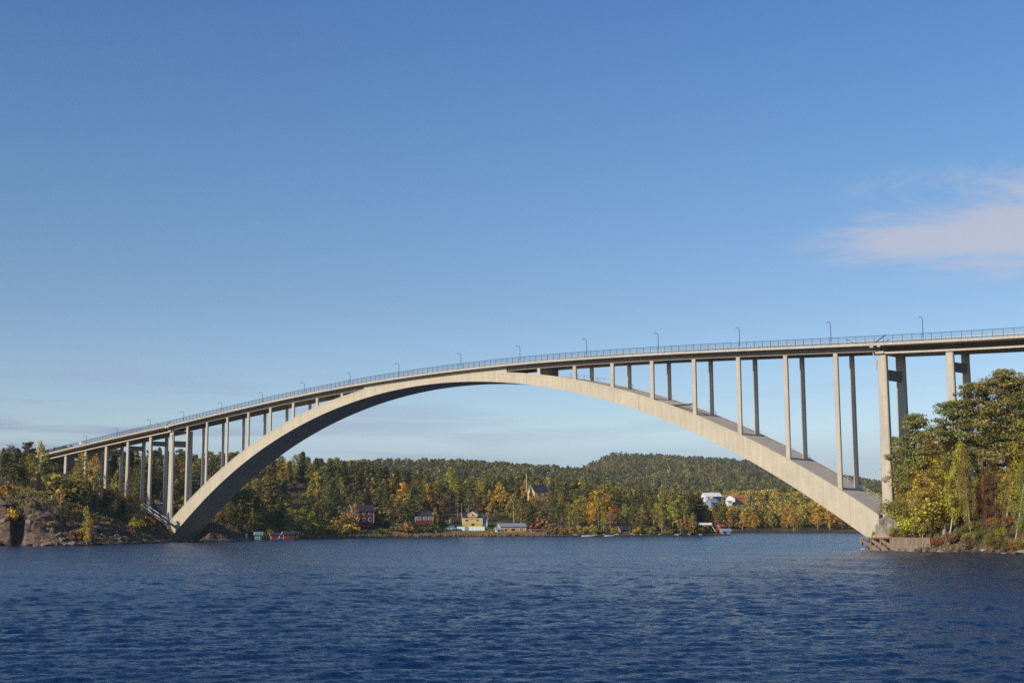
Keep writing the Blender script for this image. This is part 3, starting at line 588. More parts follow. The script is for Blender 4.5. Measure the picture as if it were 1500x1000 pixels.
# street lamps on the far kerb, arms reaching over the road
lamp_x = [138.6, 117.6, 94.3, 71.1, 48.4, 25.1, 2.4, -23.8, -46.4, -69.3, -92.0, -115.7, -139.5, -162.1, -185.7, -209.5]
pole_m = MB().tube([(0, 0, -.1), (0, 0, 5.3), (0, -.12, 5.7), (0, -.4, 5.92), (0, -.8, 5.95), (0, -1.1, 5.88)], [.09, .06, .055, .045, .04, .04], 7).mesh('pole', M_RAIL, True)
head_m = MB().tube([(0, -1.0, 5.90), (0, -1.15, 5.84), (0, -1.5, 5.76), (0, -1.6, 5.74)], [.05, .13, .15, .05], 7).mesh('lamp_head', M_GALV, True)
base_m = MB().box(-.15, -.15, -.12, .15, .15, .35).mesh('base', M_RAIL)
words = ['first', 'second', 'third', 'fourth', 'fifth', 'sixth', 'seventh', 'eighth', 'ninth', 'tenth', 'eleventh', 'twelfth', 'thirteenth', 'fourteenth', 'fifteenth', 'sixteenth']
for i, x in enumerate(lamp_x):
    where = 'nearest lamp beyond the tall right pier' if i == 0 else words[i] + ' from the right along the parapet'
    if i == 6: where = 'standing over the crown of the arch'
    if i == 15: where = 'farthest lamp, above the left treeline'
    e = empty('street_lamp', (x, YS1 - .5, zd(x)), 0, 'slender curved street lamp on the bridge deck, ' + where, 'street lamp', 'street lamps along the bridge deck')
    for nme, m_ in (('pole', pole_m), ('lamp_head', head_m), ('base', base_m)): link(bpy.data.objects.new(nme, m_), e)

# white car at the left end of the deck
cz_ = zd(-194) - .085
car = empty('parked_car', (-197, 1.3, zd(-197) - .085), math.atan((zd(-190) - zd(-198)) / 8) * 0, 'white van driving near the left end of the bridge', 'van'); car.name = 'van'
car.rotation_euler = (0, -math.atan((zd(-190) - zd(-198)) / 8), 0)
b = MB().prism([(-2.1, .35), (2.1, .35), (2.2, .95), (1.7, 1.2), (1.1, 1.95), (-2.0, 2.0), (-2.2, 1.6)], -.9, .9); b.build('body', M_WHITE, car)
MB().prism([(.1, 1.22), (1.5, 1.2), (1.05, 1.75), (.1, 1.78)], -.92, .92).build('window', M_PANE, car)
for wx in (-1.3, 1.3):
    for wy in (-.82, .82): MB().tube([(wx, wy - .1, .33), (wx, wy + .1, .33)], .33, 12).build('wheel', M_DARK, car)

# ------------------------------------------------------------------ vegetation builders
def leaves(cen, rad, n, size, up=.25, flat=1.0, aspect=1.6, g=None, shell=.55):
    """n leaf-sized quads spread through each ellipsoidal clump, facing mostly outward"""
    g = g or rng; cen = np.asarray(cen, float); rad = np.asarray(rad, float)
    k = len(cen); C_ = np.repeat(cen, n, 0); Rr = np.repeat(rad, n, 0)
    d = g.normal(size=(k * n, 3)); d /= np.linalg.norm(d, axis=1, keepdims=True)
    r = shell + (1 - shell) * g.random((k * n, 1)) ** .6; r *= (1 + .18 * g.normal(size=(k * n, 1)))
    P = C_ + d * r * Rr
    nrm = d * .8 + g.normal(size=d.shape) * .55 + np.array([0, 0, up]); nrm /= np.linalg.norm(nrm, axis=1, keepdims=True)
    t = np.cross(nrm, g.normal(size=d.shape)); t /= np.linalg.norm(t, axis=1, keepdims=True); b = np.cross(nrm, t)
    s = size * (.55 + .9 * g.random((k * n, 1)))
    t = t * s * aspect * .5; b = b * s * .5
    V = np.stack([P - t, P - b * .9, P + t, P + b * .9], 1).reshape(-1, 3)
    return V
def leafmesh(name, V, mt):
    F = np.arange(len(V)).reshape(-1, 4); return npmesh(name, V, F, mt)
def trunk(H, r, bend, g, n=6, seg=7, top=.96):
    ph = g.random() * 6.28; pts = []
    for i in range(seg + 1):
        t = i / seg * top; pts.append((math.cos(ph) * bend * math.sin(t * 2.6) * H, math.sin(ph) * bend * math.sin(t * 2.1 + .4) * H - math.sin(ph) * bend * math.sin(.4) * H, t * H))
    rad = [r * (1 - .88 * (i / seg)) + (.35 * r if i == 0 else 0) for i in range(seg + 1)]
    return pts, rad
def on(pts, t, H):
    z = t * H; i = min(int(t / .96 * (len(pts) - 1)), len(pts) - 2); a, b = pts[i], pts[i + 1]; f = min(1, max(0, (z - a[2]) / (b[2] - a[2])))
    return np.array(a) * (1 - f) + np.array(b) * f
def make(kind, H, seed, lod, mt=None):
    """returns (crown mesh, trunk mesh); lod 2 near, 1 middle, 0 far; H = design height"""
    g = np.random.default_rng(seed); mt = mt or M_LEAF; tb = MB(); bark = M_SPRB
    cen, rad = [], []
    if kind == 'pine':
        bark = M_PINEB; pts, rr = trunk(H, .018 * H * .6 + .06, .022, g); tb.tube(pts, rr, 7 if lod == 2 else 4)
        nb = {2: 36, 1: 26, 0: 11}[lod]; base = .26 + .2 * g.random()
        for i in range(nb):
            t = base + (1.0 - base) * ((i + .5) / nb) ** .85; q = (t - base) / (1 - base)
            prof = 1.55 * (q + .10) ** .45 * (1 - q) ** .55
            R_ = H * .185 * max(.10, prof) * (.45 + .8 * g.random()); th = i * 2.4 + g.random() * 1.2
            p0 = on(pts, min(t * .97, .95), H); p1 = p0 + np.array([math.cos(th) * R_, math.sin(th) * R_, H * (.015 + .03 * q) + R_ * .12 * g.normal()])
            if lod: tb.tube([p0, (p0 + p1) / 2 + [0, 0, -.02 * H * (1 - q)], p1], [.045 * (1.3 - q) * H / 16 + .01, .03, .015], 4 if lod == 2 else 3)
            s = H * (.044 + .018 * g.random()) * (1.15 - .4 * q)
            cen.append(p1); rad.append((s * 1.5, s * 1.5, s * .55))
            if g.random() < .7: pm_ = p0 * .42 + p1 * .58; cen.append(pm_ + g.normal(size=3) * .15); rad.append((s * 1.1, s * 1.1, s * .5))
        cen.append(on(pts, .95, H)); rad.append((H * .05, H * .05, H * .04))
        n, sz = {2: (170, .165), 1: (30, .42), 0: (12, .85)}[lod]
        V = leaves(cen, rad, n, sz * H / 16, .45, aspect=1.9, g=g)
    elif kind == 'spruce':
        pts, rr = trunk(H, .012 * H + .05, .004, g); tb.tube(pts, rr, 5 if lod else 3)
        W = {2: 26, 1: 18, 0: 10}[lod]; base = .06 + .08 * g.random(); wid = .135 + .05 * g.random()
        for i in range(W):
            q = (i + .3) / W; t = base + (1 - base) * q; Rm = H * wid * (1 - q) ** .85 * (1 if q > .08 else .75) + .02 * H
            nb = {2: 8, 1: 6, 0: 4}[lod]
            for j in range(nb):
                th = j / nb * 6.28 + i * 1.3 + g.normal() * .2; Rr = Rm * (.72 + .45 * g.random()); p0 = on(pts, min(t, .95), H)
                for fr in ((.35, .85) if lod else (.6,)):
                    cen.append(p0 + np.array([math.cos(th) * Rr * fr, math.sin(th) * Rr * fr, -.32 * Rr * fr + .02 * H * g.normal() * .4])); s = Rr * .30 + .012 * H
                    rad.append((s * 1.05, s * 1.05, s * .55))
        cen.append(on(pts, .95, H) + [0, 0, .02 * H]); rad.append((.008 * H, .008 * H, .035 * H))
        n, sz = {2: (26, .2), 1: (12, .38), 0: (6, .78)}[lod]
        V = leaves(cen, rad, n, sz * H / 16, .5, aspect=1.8, g=g)
    elif kind in ('birch', 'broadleaf', 'aspen'):
        bark = M_BIRB if kind != 'broadleaf' else M_SPRB
        pts, rr = trunk(H, .011 * H + .03, .03, g); tb.tube(pts, rr, 7 if lod == 2 else 4)
        wid = {'birch': .19, 'broadleaf': .30, 'aspen': .135}[kind]; base = {'birch': .22, 'broadleaf': .12, 'aspen': .14}[kind]
        nb = {2: 46, 1: 30, 0: 11}[lod]
        for i in range(nb):
            q = (i + .5) / nb; t = base + (1 - base) * q
            prof = math.sin(math.pi * min(1, (q * .88 + .12)) ** .85) ** .75
            Rm = H * wid * prof; th = g.random() * 6.28; fr = g.random() ** .45
            p0 = on(pts, min(max(.1, t - .07), .95), H); p1 = on(pts, min(t, .95), H) + np.array([math.cos(th) * Rm * fr, math.sin(th) * Rm * fr, H * .02 * g.normal()])
            if lod and i % (2 if lod == 2 else 3) == 0: tb.tube([p0, p0 * .45 + p1 * .55 + [0, 0, .015 * H], p1], [.03 * H / 14 + .012, .02, .01], 4 if lod == 2 else 3)
            s = H * (.05 + .028 * g.random()) * (1 if lod else 1.5)
            cen.append(p1); rad.append((s, s, s * (1.05 if kind != 'birch' else 1.25)))
        n, sz = {2: (120, .16), 1: (36, .38), 0: (13, .8)}[lod]
        V = leaves(cen, rad, n, sz * H / 14, .15, aspect=1.3, g=g, shell=.35)
    else:   # bush
        nb = {2: 15, 1: 10, 0: 5}[lod]
        for i in range(nb):
            th = g.random() * 6.28; r_ = .38 * H * g.random() ** .5; z = H * (.22 + .55 * g.random() * (1 - (r_ / (.5 * H)) ** 2 * .5)); p = np.array([math.cos(th) * r_, math.sin(th) * r_, z])
            cen.append(p); s = H * (.17 + .08 * g.random()); rad.append((s, s, s * .95)); tb.tube([(0, 0, 0), p * [.5, .5, .6], p], [.02 * H, .012 * H, .006 * H], 3)
        n, sz = {2: (190, .15), 1: (52, .34), 0: (14, .8)}[lod]
        V = leaves(cen, rad, n, sz * (.5 + H / 8), .15, aspect=1.3, g=g, shell=.35)
    cm = leafmesh(kind + '_crown', V, mt); tm = tb.mesh(kind + '_trunk', bark, True)
    return cm, tm
LIB = {}
DES = {'pine': 16, 'spruce': 15, 'birch': 13, 'broadleaf': 10, 'aspen': 12, 'bush': 3}
def lib(kind, lod, var):
    k = (kind, lod, var)
    if k not in LIB: LIB[k] = make(kind, DES[kind], hash((len(kind), ord(kind[1]), lod, var)) % 99991, lod)
    return LIB[k]
PAL = {'dark green': (.105, .105, .042), 'green': (.155, .145, .048), 'olive': (.28, .235, .058), 'yellow-green': (.38, .33, .052), 'yellow': (.50, .36, .045),
       'golden': (.50, .315, .048), 'orange': (.42, .225, .050), 'rust': (.28, .130, .052), 'brown': (.24, .17, .085), 'grey-green': (.20, .185, .085), 'mossy': (.225, .205, .068), 'bright green': (.13, .19, .05), 'red': (.36, .07, .035)}
KN = {'pine': ('pine_tree', 'pine', 'tree'), 'spruce': ('spruce_tree', 'spruce', 'tree'), 'birch': ('birch_tree', 'birch', 'tree'), 'broadleaf': ('broadleaf_tree', 'broadleaf tree', 'tree'),
      'aspen': ('slender_tree', 'slim tree', 'tree'), 'bush': ('bush', 'bush', 'bush')}
PLANTS = []
def plant(kind, col, u, vtop=None, a=500, h=None, wf=1.0, lod=None, where=None, lean=0.0, note=None, vbase=None):
    x, y = at(u, a); x, y = float(x), float(y); z = float(ground(x, y))
    if vbase is not None: z = zat(u, a, vbase)
    if h is None: h = zat(u, a, vtop) - z
    h = max(h, .8 if kind == 'bush' else 2.0)
    PLANTS.append(dict(kind=kind, col=col, u=u, a=a, x=x, y=y, z=z, h=h, wf=wf, lod=lod, where=where, lean=lean, note=note))

# --- left bank, picked out one by one
LB = 'on the left bank'
for kind, col, u, vt, a, wf in [
    ('bush', 'orange', 6, 704, 402, 1.3), ('birch', 'grey-green', 8, 652, 452, 1.2), ('spruce', 'dark green', 20, 655, 446, 1.2), ('pine', 'dark green', 36, 647, 440, .9), ('birch', 'yellow-green', 53, 649, 432, 1.0),
    ('birch', 'olive', 40, 664, 426, 1.1), ('pine', 'mossy', 66, 672, 430, 1.2), ('pine', 'dark green', 78, 684, 428, 1.1), ('pine', 'dark green', 4, 664, 430, 1.1), ('spruce', 'green', 27, 676, 424, 1.3),
    ('pine', 'green', 14, 680, 422, 1.2), ('spruce', 'dark green', 52, 690, 420, 1.3), ('spruce', 'green', 64, 694, 421, 1.2),
    ('bush', 'olive', 92, 686, 411, 1.3), ('bush', 'olive', 104, 690, 414, 1.1), ('aspen', 'orange', 86, 709, 396, 1.0), ('birch', 'yellow-green', 116, 662, 456, .9), ('birch', 'olive', 108, 676, 446, 1.0), ('birch', 'green', 143, 684, 452, 1.1),
    ('spruce', 'dark green', 126, 703, 426, 1.5), ('spruce', 'green', 137, 722, 418, 1.6), ('spruce', 'dark green', 150, 714, 426, 1.5), ('pine', 'dark green', 160, 716, 432, 1.2), ('spruce', 'dark green', 118, 716, 420, 1.4), ('spruce', 'green', 144, 730, 414, 1.4), ('spruce', 'green', 168, 712, 440, 1.3),
    ('pine', 'dark green', 88, 744, 380, 1.3), ('pine', 'green', 97, 738, 388, 1.2), ('spruce', 'dark green', 80, 752, 377, 1.5), ('pine', 'dark green', 104, 748, 384, 1.2),
    ('aspen', 'yellow-green', 125, 741, 371, 1.0), ('aspen', 'golden', 127, 772, 368, 1.3), ('bush', 'golden', 70, 761, 374, 1.0), ('bush', 'yellow', 16, 740, 376, .7), ('bush', 'red', 7, 745, 380, .6), ('bush', 'rust', 28, 744, 384, .7),
    ('spruce', 'dark green', 178, 728, 428, 1.6), ('spruce', 'dark green', 172, 740, 420, 1.6), ('spruce', 'green', 184, 742, 420, 1.5), ('aspen', 'yellow-green', 204, 738, 426, 1.1), ('bush', 'yellow-green', 194, 760, 417, 1.2), ('bush', 'yellow-green', 199, 754, 420, 1.1), ('bush', 'orange', 213, 752, 432, .9),
    ('bush', 'golden', 186, 719, 466, .9), ('bush', 'orange', 202, 728, 462, .8), ('bush', 'rust', 136, 757, 395, 1.0), ('bush', 'brown', 110, 772, 370, 1.2), ('bush', 'orange', 112, 776, 369, .8), ('bush', 'dark green', 40, 721, 402, .9),
    ('bush', 'brown', 154, 770, 395, 1.2), ('bush', 'olive', 166, 766, 404, 1.0), ('bush', 'green', 60, 770, 368, .7), ('birch', 'yellow-green', 168, 690, 470, .9), ('birch', 'golden', 134, 668, 470, .9), ('pine', 'mossy', 232, 700, 520, 1.1), ('bush', 'yellow-green', 262, 722, 490, 1.3), ('bush', 'olive', 270, 728, 485, 1.2), ('bush', 'orange', 228, 730, 492, 1.0),
    ('bush', 'green', 216, 726, 486, 1.0), ('bush', 'rust', 262, 745, 472, 1.0), ('bush', 'orange', 221, 757, 440, .8)]:
    plant(kind, col, u, vt, a, wf=wf, lod=1, where=LB)
# --- right bank, near
RB_ = 'on the right bank'
for kind, col, u, vt, a, wf, ln in [
    ('pine', 'mossy', 1314, 640, 262, .75, 0), ('pine', 'mossy', 1347, 607, 270, 1.0, 0), ('pine', 'olive', 1328, 690, 263, .8, 0), ('aspen', 'golden', 1364, 634, 276, 1.2, 0), ('aspen', 'orange', 1386, 618, 282, 1.0, 0),
    ('birch', 'yellow-green', 1381, 640, 262, 1.25, -.17), ('birch', 'yellow-green', 1470, 668, 250, 1.0, -.2),
    ('pine', 'mossy', 1402, 588, 270, 1.25, 0), ('pine', 'mossy', 1440, 560, 268, 1.25, 0), ('pine', 'mossy', 1478, 543, 262, 1.15, 0), ('pine', 'green', 1500, 556, 270, 1.2, 0),
    ('pine', 'green', 1460, 590, 290, 1.1, 0), ('pine', 'green', 1530, 548, 262, 1.1, 0), ('pine', 'green', 1560, 560, 268, 1.1, 0), ('pine', 'green', 1600, 550, 262, 1.1, 0), 
    ('spruce', 'green', 1355, 668, 268, .9, 0), ('broadleaf', 'olive', 1338, 672, 262, .9, 0), ('broadleaf', 'olive', 1362, 686, 260, 1.0, 0), ('broadleaf', 'green', 1392, 676, 262, 1.0, 0), ('broadleaf', 'olive', 1412, 690, 264, 1.0, 0),
    ('aspen', 'yellow', 1334, 716, 256, 1.0, 0), ('bush', 'yellow-green', 1340, 742, 255, 1.1, 0), ('bush', 'yellow-green', 1372, 712, 256, 1.2, 0), ('bush', 'olive', 1318, 722, 260, 1.1, 0), ('bush', 'green', 1326, 752, 256, 1.0, 0), ('bush', 'yellow-green', 1352, 760, 254, .9, 0),
    ('bush', 'yellow', 1362, 750, 251, 1.0, 0), ('bush', 'olive', 1376, 758, 249, 1.1, 0), ('bush', 'yellow-green', 1390, 748, 248, 1.0, 0), ('bush', 'brown', 1402, 766, 245, 1.0, 0), ('bush', 'bright green', 1412, 730, 247, .9, 0),
    ('bush', 'green', 1408, 764, 240, 1.0, 0), ('bush', 'olive', 1424, 758, 240, 1.1, 0), ('bush', 'brown', 1416, 778, 236, .9, 0), ('bush', 'green', 1436, 768, 238, 1.2, 0), ('bush', 'orange', 1452, 752, 238, .9, 0), ('bush', 'rust', 1462, 746, 240, .9, 0),
    ('bush', 'green', 1450, 774, 233, 1.2, 0), ('bush', 'olive', 1466, 768, 232, 1.1, 0), ('bush', 'green', 1480, 776, 229, 1.0, 0), ('bush', 'olive', 1492, 764, 232, 1.2, 0), ('bush', 'rust', 1486, 758, 236, .9, 0), ('bush', 'brown', 1502, 760, 230, 1.2, 0),
    ('broadleaf', 'rust', 1458, 672, 262, .9, 0), ('broadleaf', 'rust', 1444, 700, 258, .8, 0), ('broadleaf', 'brown', 1476, 700, 258, .8, 0), ('broadleaf', 'olive', 1494, 690, 252, 1.0, 0), ('spruce', 'green', 1500, 700, 246, 1.2, 0), ('spruce', 'green', 1448, 736, 245, 1.3, 0),
    ('aspen', 'yellow', 1506, 606, 252, 1.2, 0), ('bush', 'brown', 1384, 776, 246, 1.0, 0), ('bush', 'olive', 1368, 776, 249, .8, 0), ('bush', 'green', 1470, 786, 226, .7, 0), ('bush', 'green', 1312, 756, 258, .8, 0), ('bush', 'olive', 1300, 746, 259, .5, 0), ('bush', 'olive', 1306, 764, 256, .5, 0), ('bush', 'yellow-green', 1279, 770, 261, .35, 0),
    ('bush', 'olive', 1296, 750, 258, .45, 0), ('bush', 'dark green', 1292, 757, 258, .35, 0), ('bush', 'olive', 1430, 735, 256, 1.0, 0), ('bush', 'brown', 1440, 724, 262, 1.0, 0), ('bush', 'rust', 1420, 742, 254, .8, 0), ('broadleaf', 'green', 1520, 680, 246, 1.1, 0), ('bush', 'green', 1520, 770, 222, 1.2, 0), ('bush', 'green', 1540, 750, 226, 1.3, 0), ('pine', 'green', 1640, 560, 262, 1.1, 0), ('broadleaf', 'green', 1580, 690, 240, 1.1, 0)]:
    front = float(np.interp(u, [1300, 1330, 1365, 1400, 1440, 1480, 1520, 1650], [255, 252, 248, 246, 243, 238, 234, 222]))
    if u > 1335 and 247 < a < 284 and kind != 'bush': a = front - 1 + (a - 262) * .16
    if u > 1335 and kind == 'bush': a = min(a, front)
    if kind == 'pine' and u > 1335: wf *= .9
    plant(kind, col, u, vt, a, wf=wf, lod=2, where=RB_, lean=ln)
plant('birch', 'yellow-green', 1388, 642, 243.6, wf=.55, lod=2, where=RB_, lean=-.17)
plant('birch', 'olive', 1483, 668, 226, wf=.5, lod=2, where=RB_, lean=-.2)
plant('birch', 'yellow', 1350, 690, 249, wf=.6, lod=2, where=RB_, lean=.05)
plant('birch', 'olive', 1420, 655, 240, wf=.5, lod=2, where=RB_, lean=.04)
# --- features of the far shore
FS = 'on the far shore'
for kind, col, u, vt, a, wf in [
    ('broadleaf', 'yellow', 462, 692, 600, 1.0), ('broadleaf', 'yellow-green', 456, 700, 596, .9), ('aspen', 'yellow', 404, 680, 650, 1.1), ('aspen', 'orange', 420, 690, 640, 1.0), ('spruce', 'dark green', 485, 700, 590, 1.2), ('spruce', 'dark green', 492, 712, 586, 1.3), ('aspen', 'golden', 519, 738, 570, .9),
    ('bush', 'golden', 506, 748, 562, 1.1), ('bush', 'olive', 549, 735, 588, 1.3), ('broadleaf', 'grey-green', 554, 722, 598, 1.0), ('aspen', 'golden', 588, 706, 612, 1.2), ('broadleaf', 'orange', 576, 722, 610, .9), ('broadleaf', 'bright green', 606, 708, 616, 1.35), ('broadleaf', 'bright green', 600, 718, 612, 1.1),
    ('broadleaf', 'olive', 640, 704, 625, 1.2), ('broadleaf', 'grey-green', 648, 712, 628, 1.1), ('birch', 'yellow', 658, 686, 672, 1.0), ('birch', 'yellow', 624, 708, 650, .8), ('spruce', 'dark green', 636, 752, 596, 1.2), ('bush', 'dark green', 622, 764, 590, 1.3), ('bush', 'green', 632, 766, 590, 1.1), ('bush', 'brown', 588, 760, 584, 1.4), ('bush', 'orange', 596, 766, 582, .9),
    ('broadleaf', 'rust', 648, 730, 616, .6), ('aspen', 'yellow', 636, 743, 600, .9), ('aspen', 'brown', 686, 716, 660, 1.2), ('broadleaf', 'orange', 700, 718, 664, 1.0), ('broadleaf', 'golden', 716, 716, 650, .8), ('birch', 'golden', 730, 708, 672, 1.2), ('broadleaf', 'golden', 742, 720, 660, 1.1), ('birch', 'olive', 752, 724, 640, 1.2), ('birch', 'olive', 762, 728, 636, 1.2), ('aspen', 'yellow-green', 710, 702, 690, 1.0),
    ('bush', 'rust', 770, 738, 648, 1.4), ('broadleaf', 'grey-green', 808, 722, 640, 1.0), ('birch', 'olive', 822, 728, 630, 1.0), ('birch', 'yellow-green', 832, 738, 612, .9), ('birch', 'yellow-green', 844, 732, 610, 1.4), ('broadleaf', 'olive', 852, 724, 618, 1.1), ('birch', 'green', 846, 745, 602, 1.4), ('bush', 'rust', 796, 752, 612, 1.5), ('bush', 'brown', 806, 762, 604, 1.4), ('bush', 'brown', 818, 768, 600, 1.2),
    ('broadleaf', 'golden', 868, 716, 622, 1.3), ('broadleaf', 'golden', 880, 712, 624, 1.35), ('broadleaf', 'orange', 890, 722, 618, 1.2), ('birch', 'golden', 876, 728, 612, 1.3), ('birch', 'orange', 893, 742, 606, 1.2), ('birch', 'yellow', 848, 708, 680, .9), ('birch', 'golden', 865, 736, 604, .9), ('birch', 'yellow-green', 883, 752, 598, 1.1),
    ('aspen', 'yellow-green', 914, 738, 612, 1.0), ('spruce', 'green', 926, 742, 604, 1.1), ('broadleaf', 'green', 932, 744, 603, 1.2), ('broadleaf', 'orange', 942, 745, 606, .8), ('aspen', 'yellow-green', 962, 736, 612, 1.0), ('aspen', 'yellow-green', 970, 720, 618, 1.1), ('birch', 'golden', 968, 756, 604, 1.1), ('birch', 'yellow-green', 984, 734, 612, 1.2), ('birch', 'olive', 992, 730, 616, 1.2),
    ('birch', 'olive', 1000, 738, 612, 1.1), ('pine', 'mossy', 1007, 722, 626, 1.3), ('pine', 'green', 1018, 724, 624, 1.2), ('spruce', 'dark green', 1026, 728, 626, 1.5), ('spruce', 'dark green', 1034, 738, 626, 1.5), ('pine', 'yellow-green', 1020, 720, 632, 1.0), ('spruce', 'dark green', 1012, 742, 620, 1.5), ('spruce', 'dark green', 1040, 746, 626, 1.3),
    ('bush', 'rust', 1002, 754, 610, 1.3), ('bush', 'orange', 1010, 764, 607, 1.1), ('bush', 'bright green', 998, 770, 604, 1.0), ('bush', 'golden', 1020, 772, 608, .9), ('bush', 'yellow-green', 1030, 768, 609, 1.2), ('bush', 'olive', 1036, 772, 610, 1.0), ('bush', 'yellow', 1046, 773, 611, .7), ('bush', 'green', 985, 768, 603, 1.3), ('bush', 'brown', 976, 772, 602, 1.0), ('bush', 'dark green', 1066, 770, 616, .8), ('bush', 'dark green', 1050, 760, 625, 1.2)]:
    plant(kind, col, u, vt, a, wf=wf, lod=1, where=FS)

for i, (u, vt, a, c_) in enumerate([(764, 734, 640, 'olive'), (769, 742, 634, 'rust'), (774, 733, 652, 'green'), (779, 738, 644, 'olive'), (784, 731, 664, 'brown'), (788, 740, 640, 'olive'), (793, 732, 660, 'green'), (798, 737, 648, 'grey-green'), (803, 731, 656, 'olive'), (807, 742, 636, 'brown'), (772, 748, 622, 'brown'), (783, 750, 622, 'olive'), (790, 747, 624, 'yellow-green'), (776, 727, 690, 'golden'), (783, 724, 694, 'golden'), (790, 722, 692, 'green'), (797, 721, 690, 'brown'), (803, 719, 694, 'golden')]):
    plant('broadleaf', c_, u, vt, a, wf=1.15, lod=1, where='below the upper yellow house')
HOUSE_KEEP = [(512, 545, 572, 592), (604, 634, 592, 612), (646, 714, 600, 626), (724, 772, 594, 612), (776, 800, 590, 604), (762, 806, 645, 724), (905, 925, 588, 602), (1020, 1046, 606, 618), (128, 150, 545, 566),
              (368, 440, 470, 505), (226, 242, 474, 488), (66, 90, 388, 412), (206, 246, 438, 470), (1050, 1070, 600, 620), (1031, 1060, 955, 1050), (1062, 1094, 955, 1050)]
def blocked(u, a, m=2):
    for u0, u1, a0, a1 in HOUSE_KEEP + [(1026, 1096, 870, 960)]:
        if u0 - m < u < u1 + m and a0 - 26 < a < a1 + 2: return True
    return False
def nearcol(x, y):
    return (-216 < x < -126 and -45 < y < 10.5) or (128 < x < 190 and -1.5 < y < 9)
COUNT = {}
def scatter(n, u0, u1, a0, a1, mix, hr, gap, where, lod=1, wr=(.9, 1.25), crest=None, seed=0):
    g = np.random.default_rng(seed); pts = [(p['x'], p['y']) for p in PLANTS if u0 - 30 < p['u'] < u1 + 30]; tries = 0; made = 0
    ks = [m[0] for m in mix]; ws = np.array([m[2] for m in mix], float); ws /= ws.sum()
    while made < n and tries < n * 30:
        tries += 1; u = g.uniform(u0, u1); a = g.uniform(a0, a1); x, y = at(u, a); x, y = float(x), float(y)
        z = float(ground(x, y))
        if z < .5 or blocked(u, a) or nearcol(x, y): continue
        if any((x - p[0]) ** 2 + (y - p[1]) ** 2 < gap * gap for p in pts): continue
        i = g.choice(len(mix), p=ws); k, c = mix[i][0], mix[i][1]
        h = g.uniform(*hr) * (1 if k in ('pine', 'spruce') else .8 if k != 'bush' else .28)
        if crest: 
            vmax = crest(u); hm = zat(u, a, vmax + g.uniform(-3, 13)) - z
            if hm < 5: continue
            h = min(h, hm)
        plant(k, c, u, a=a, h=h, wf=g.uniform(*wr), lod=lod, where=where); pts.append((x, y)); made += 1
CON = [('pine', 'green', 1.6), ('spruce', 'dark green', 3.5), ('pine', 'mossy', 2), ('spruce', 'green', 4)]
CR = lambda tbl: (lambda u: float(np.interp(u, [t[0] for t in tbl], [t[1] for t in tbl])))
crestL = CR([(-60, 650), (10, 658), (60, 656), (95, 648), (130, 655), (170, 660), (230, 655), (300, 656), (350, 662), (400, 668), (440, 662), (480, 660), (520, 658), (535, 656), (560, 673), (600, 682), (640, 687), (680, 690), (740, 692), (800, 697), (870, 698), (930, 706), (1000, 720), (1060, 740)])
scatter(52, -40, 230, 440, 560, CON + [('birch', 'olive', 2), ('birch', 'yellow-green', 1)], (12, 17), 5.5, 'behind left bridge end', crest=crestL, seed=1)
scatter(75, 175, 420, 500, 660, CON + [('birch', 'olive', 2), ('birch', 'orange', 1), ('broadleaf', 'rust', .5), ('broadleaf', 'golden', .8)], (12, 17), 5.5, 'in woods behind left columns', crest=crestL, seed=2)
scatter(28, 300, 372, 486, 560, [('birch', 'olive', 2), ('broadleaf', 'green', 2), ('pine', 'green', 2), ('birch', 'yellow-green', 1)], (8, 12), 5, 'under the left arch half', seed=3)
scatter(30, 360, 520, 505, 545, [('bush', 'olive', 3), ('bush', 'yellow-green', 3), ('bush', 'green', 2), ('aspen', 'olive', 1), ('broadleaf', 'olive', 2), ('broadleaf', 'yellow-green', 1.3)], (10, 15), 4, 'in the shore scrub', seed=4, wr=(1.1, 1.5))
scatter(44, 440, 572, 548, 572, [('bush', 'green', 3), ('bush', 'olive', 3), ('broadleaf', 'green', 2), ('broadleaf', 'olive', 2), ('broadleaf', 'grey-green', 1), ('bush', 'yellow-green', 1)], (11, 15), 3.6, 'in lower shore scrub', seed=5, wr=(1.1, 1.5))
scatter(26, 355, 470, 560, 640, [('bush', 'orange', 2), ('bush', 'olive', 2), ('bush', 'yellow-green', 1), ('bush', 'brown', 1)], (6, 11), 6, 'on the open slope', seed=6)
scatter(95, 380, 620, 640, 760, CON + [('birch', 'olive', 3), ('birch', 'yellow-green', 1.4), ('birch', 'golden', .8)], (14, 19), 6, 'in the upper woods', crest=crestL, seed=7)
scatter(36, 470, 620, 596, 645, CON + [('birch', 'olive', 2.5), ('broadleaf', 'golden', 1), ('broadleaf', 'olive', 2), ('aspen', 'orange', .6), ('broadleaf', 'brown', 1)], (10, 15), 6, 'in the lower woods', crest=crestL, seed=8)
scatter(85, 610, 860, 655, 790, CON + [('birch', 'olive', 3), ('birch', 'golden', 1.2), ('birch', 'orange', .8), ('birch', 'yellow-green', 1.3), ('broadleaf', 'brown', .8)], (13, 18), 6, 'in the rear woods', crest=crestL, seed=9)
scatter(26, 765, 905, 612, 660, [('birch', 'olive', 2), ('broadleaf', 'olive', 1.5), ('broadleaf', 'brown', .6), ('pine', 'green', 1.3), ('spruce', 'dark green', 1)], (10, 14), 5, 'in the front woods', crest=crestL, seed=10)
scatter(60, 850, 1010, 620, 760, CON + [('birch', 'olive', 3), ('birch', 'orange', 1), ('broadleaf', 'olive', 2), ('birch', 'yellow-green', 1.2)], (11, 17), 6, 'deep on the point', crest=crestL, seed=11)
scatter(26, 895, 1040, 596, 625, [('birch', 'olive', 2), ('bush', 'olive', 2), ('broadleaf', 'brown', 1), ('bush', 'orange', 1), ('broadleaf', 'green', 1)], (8, 12), 4.2, 'along the point shore', crest=crestL, seed=12)
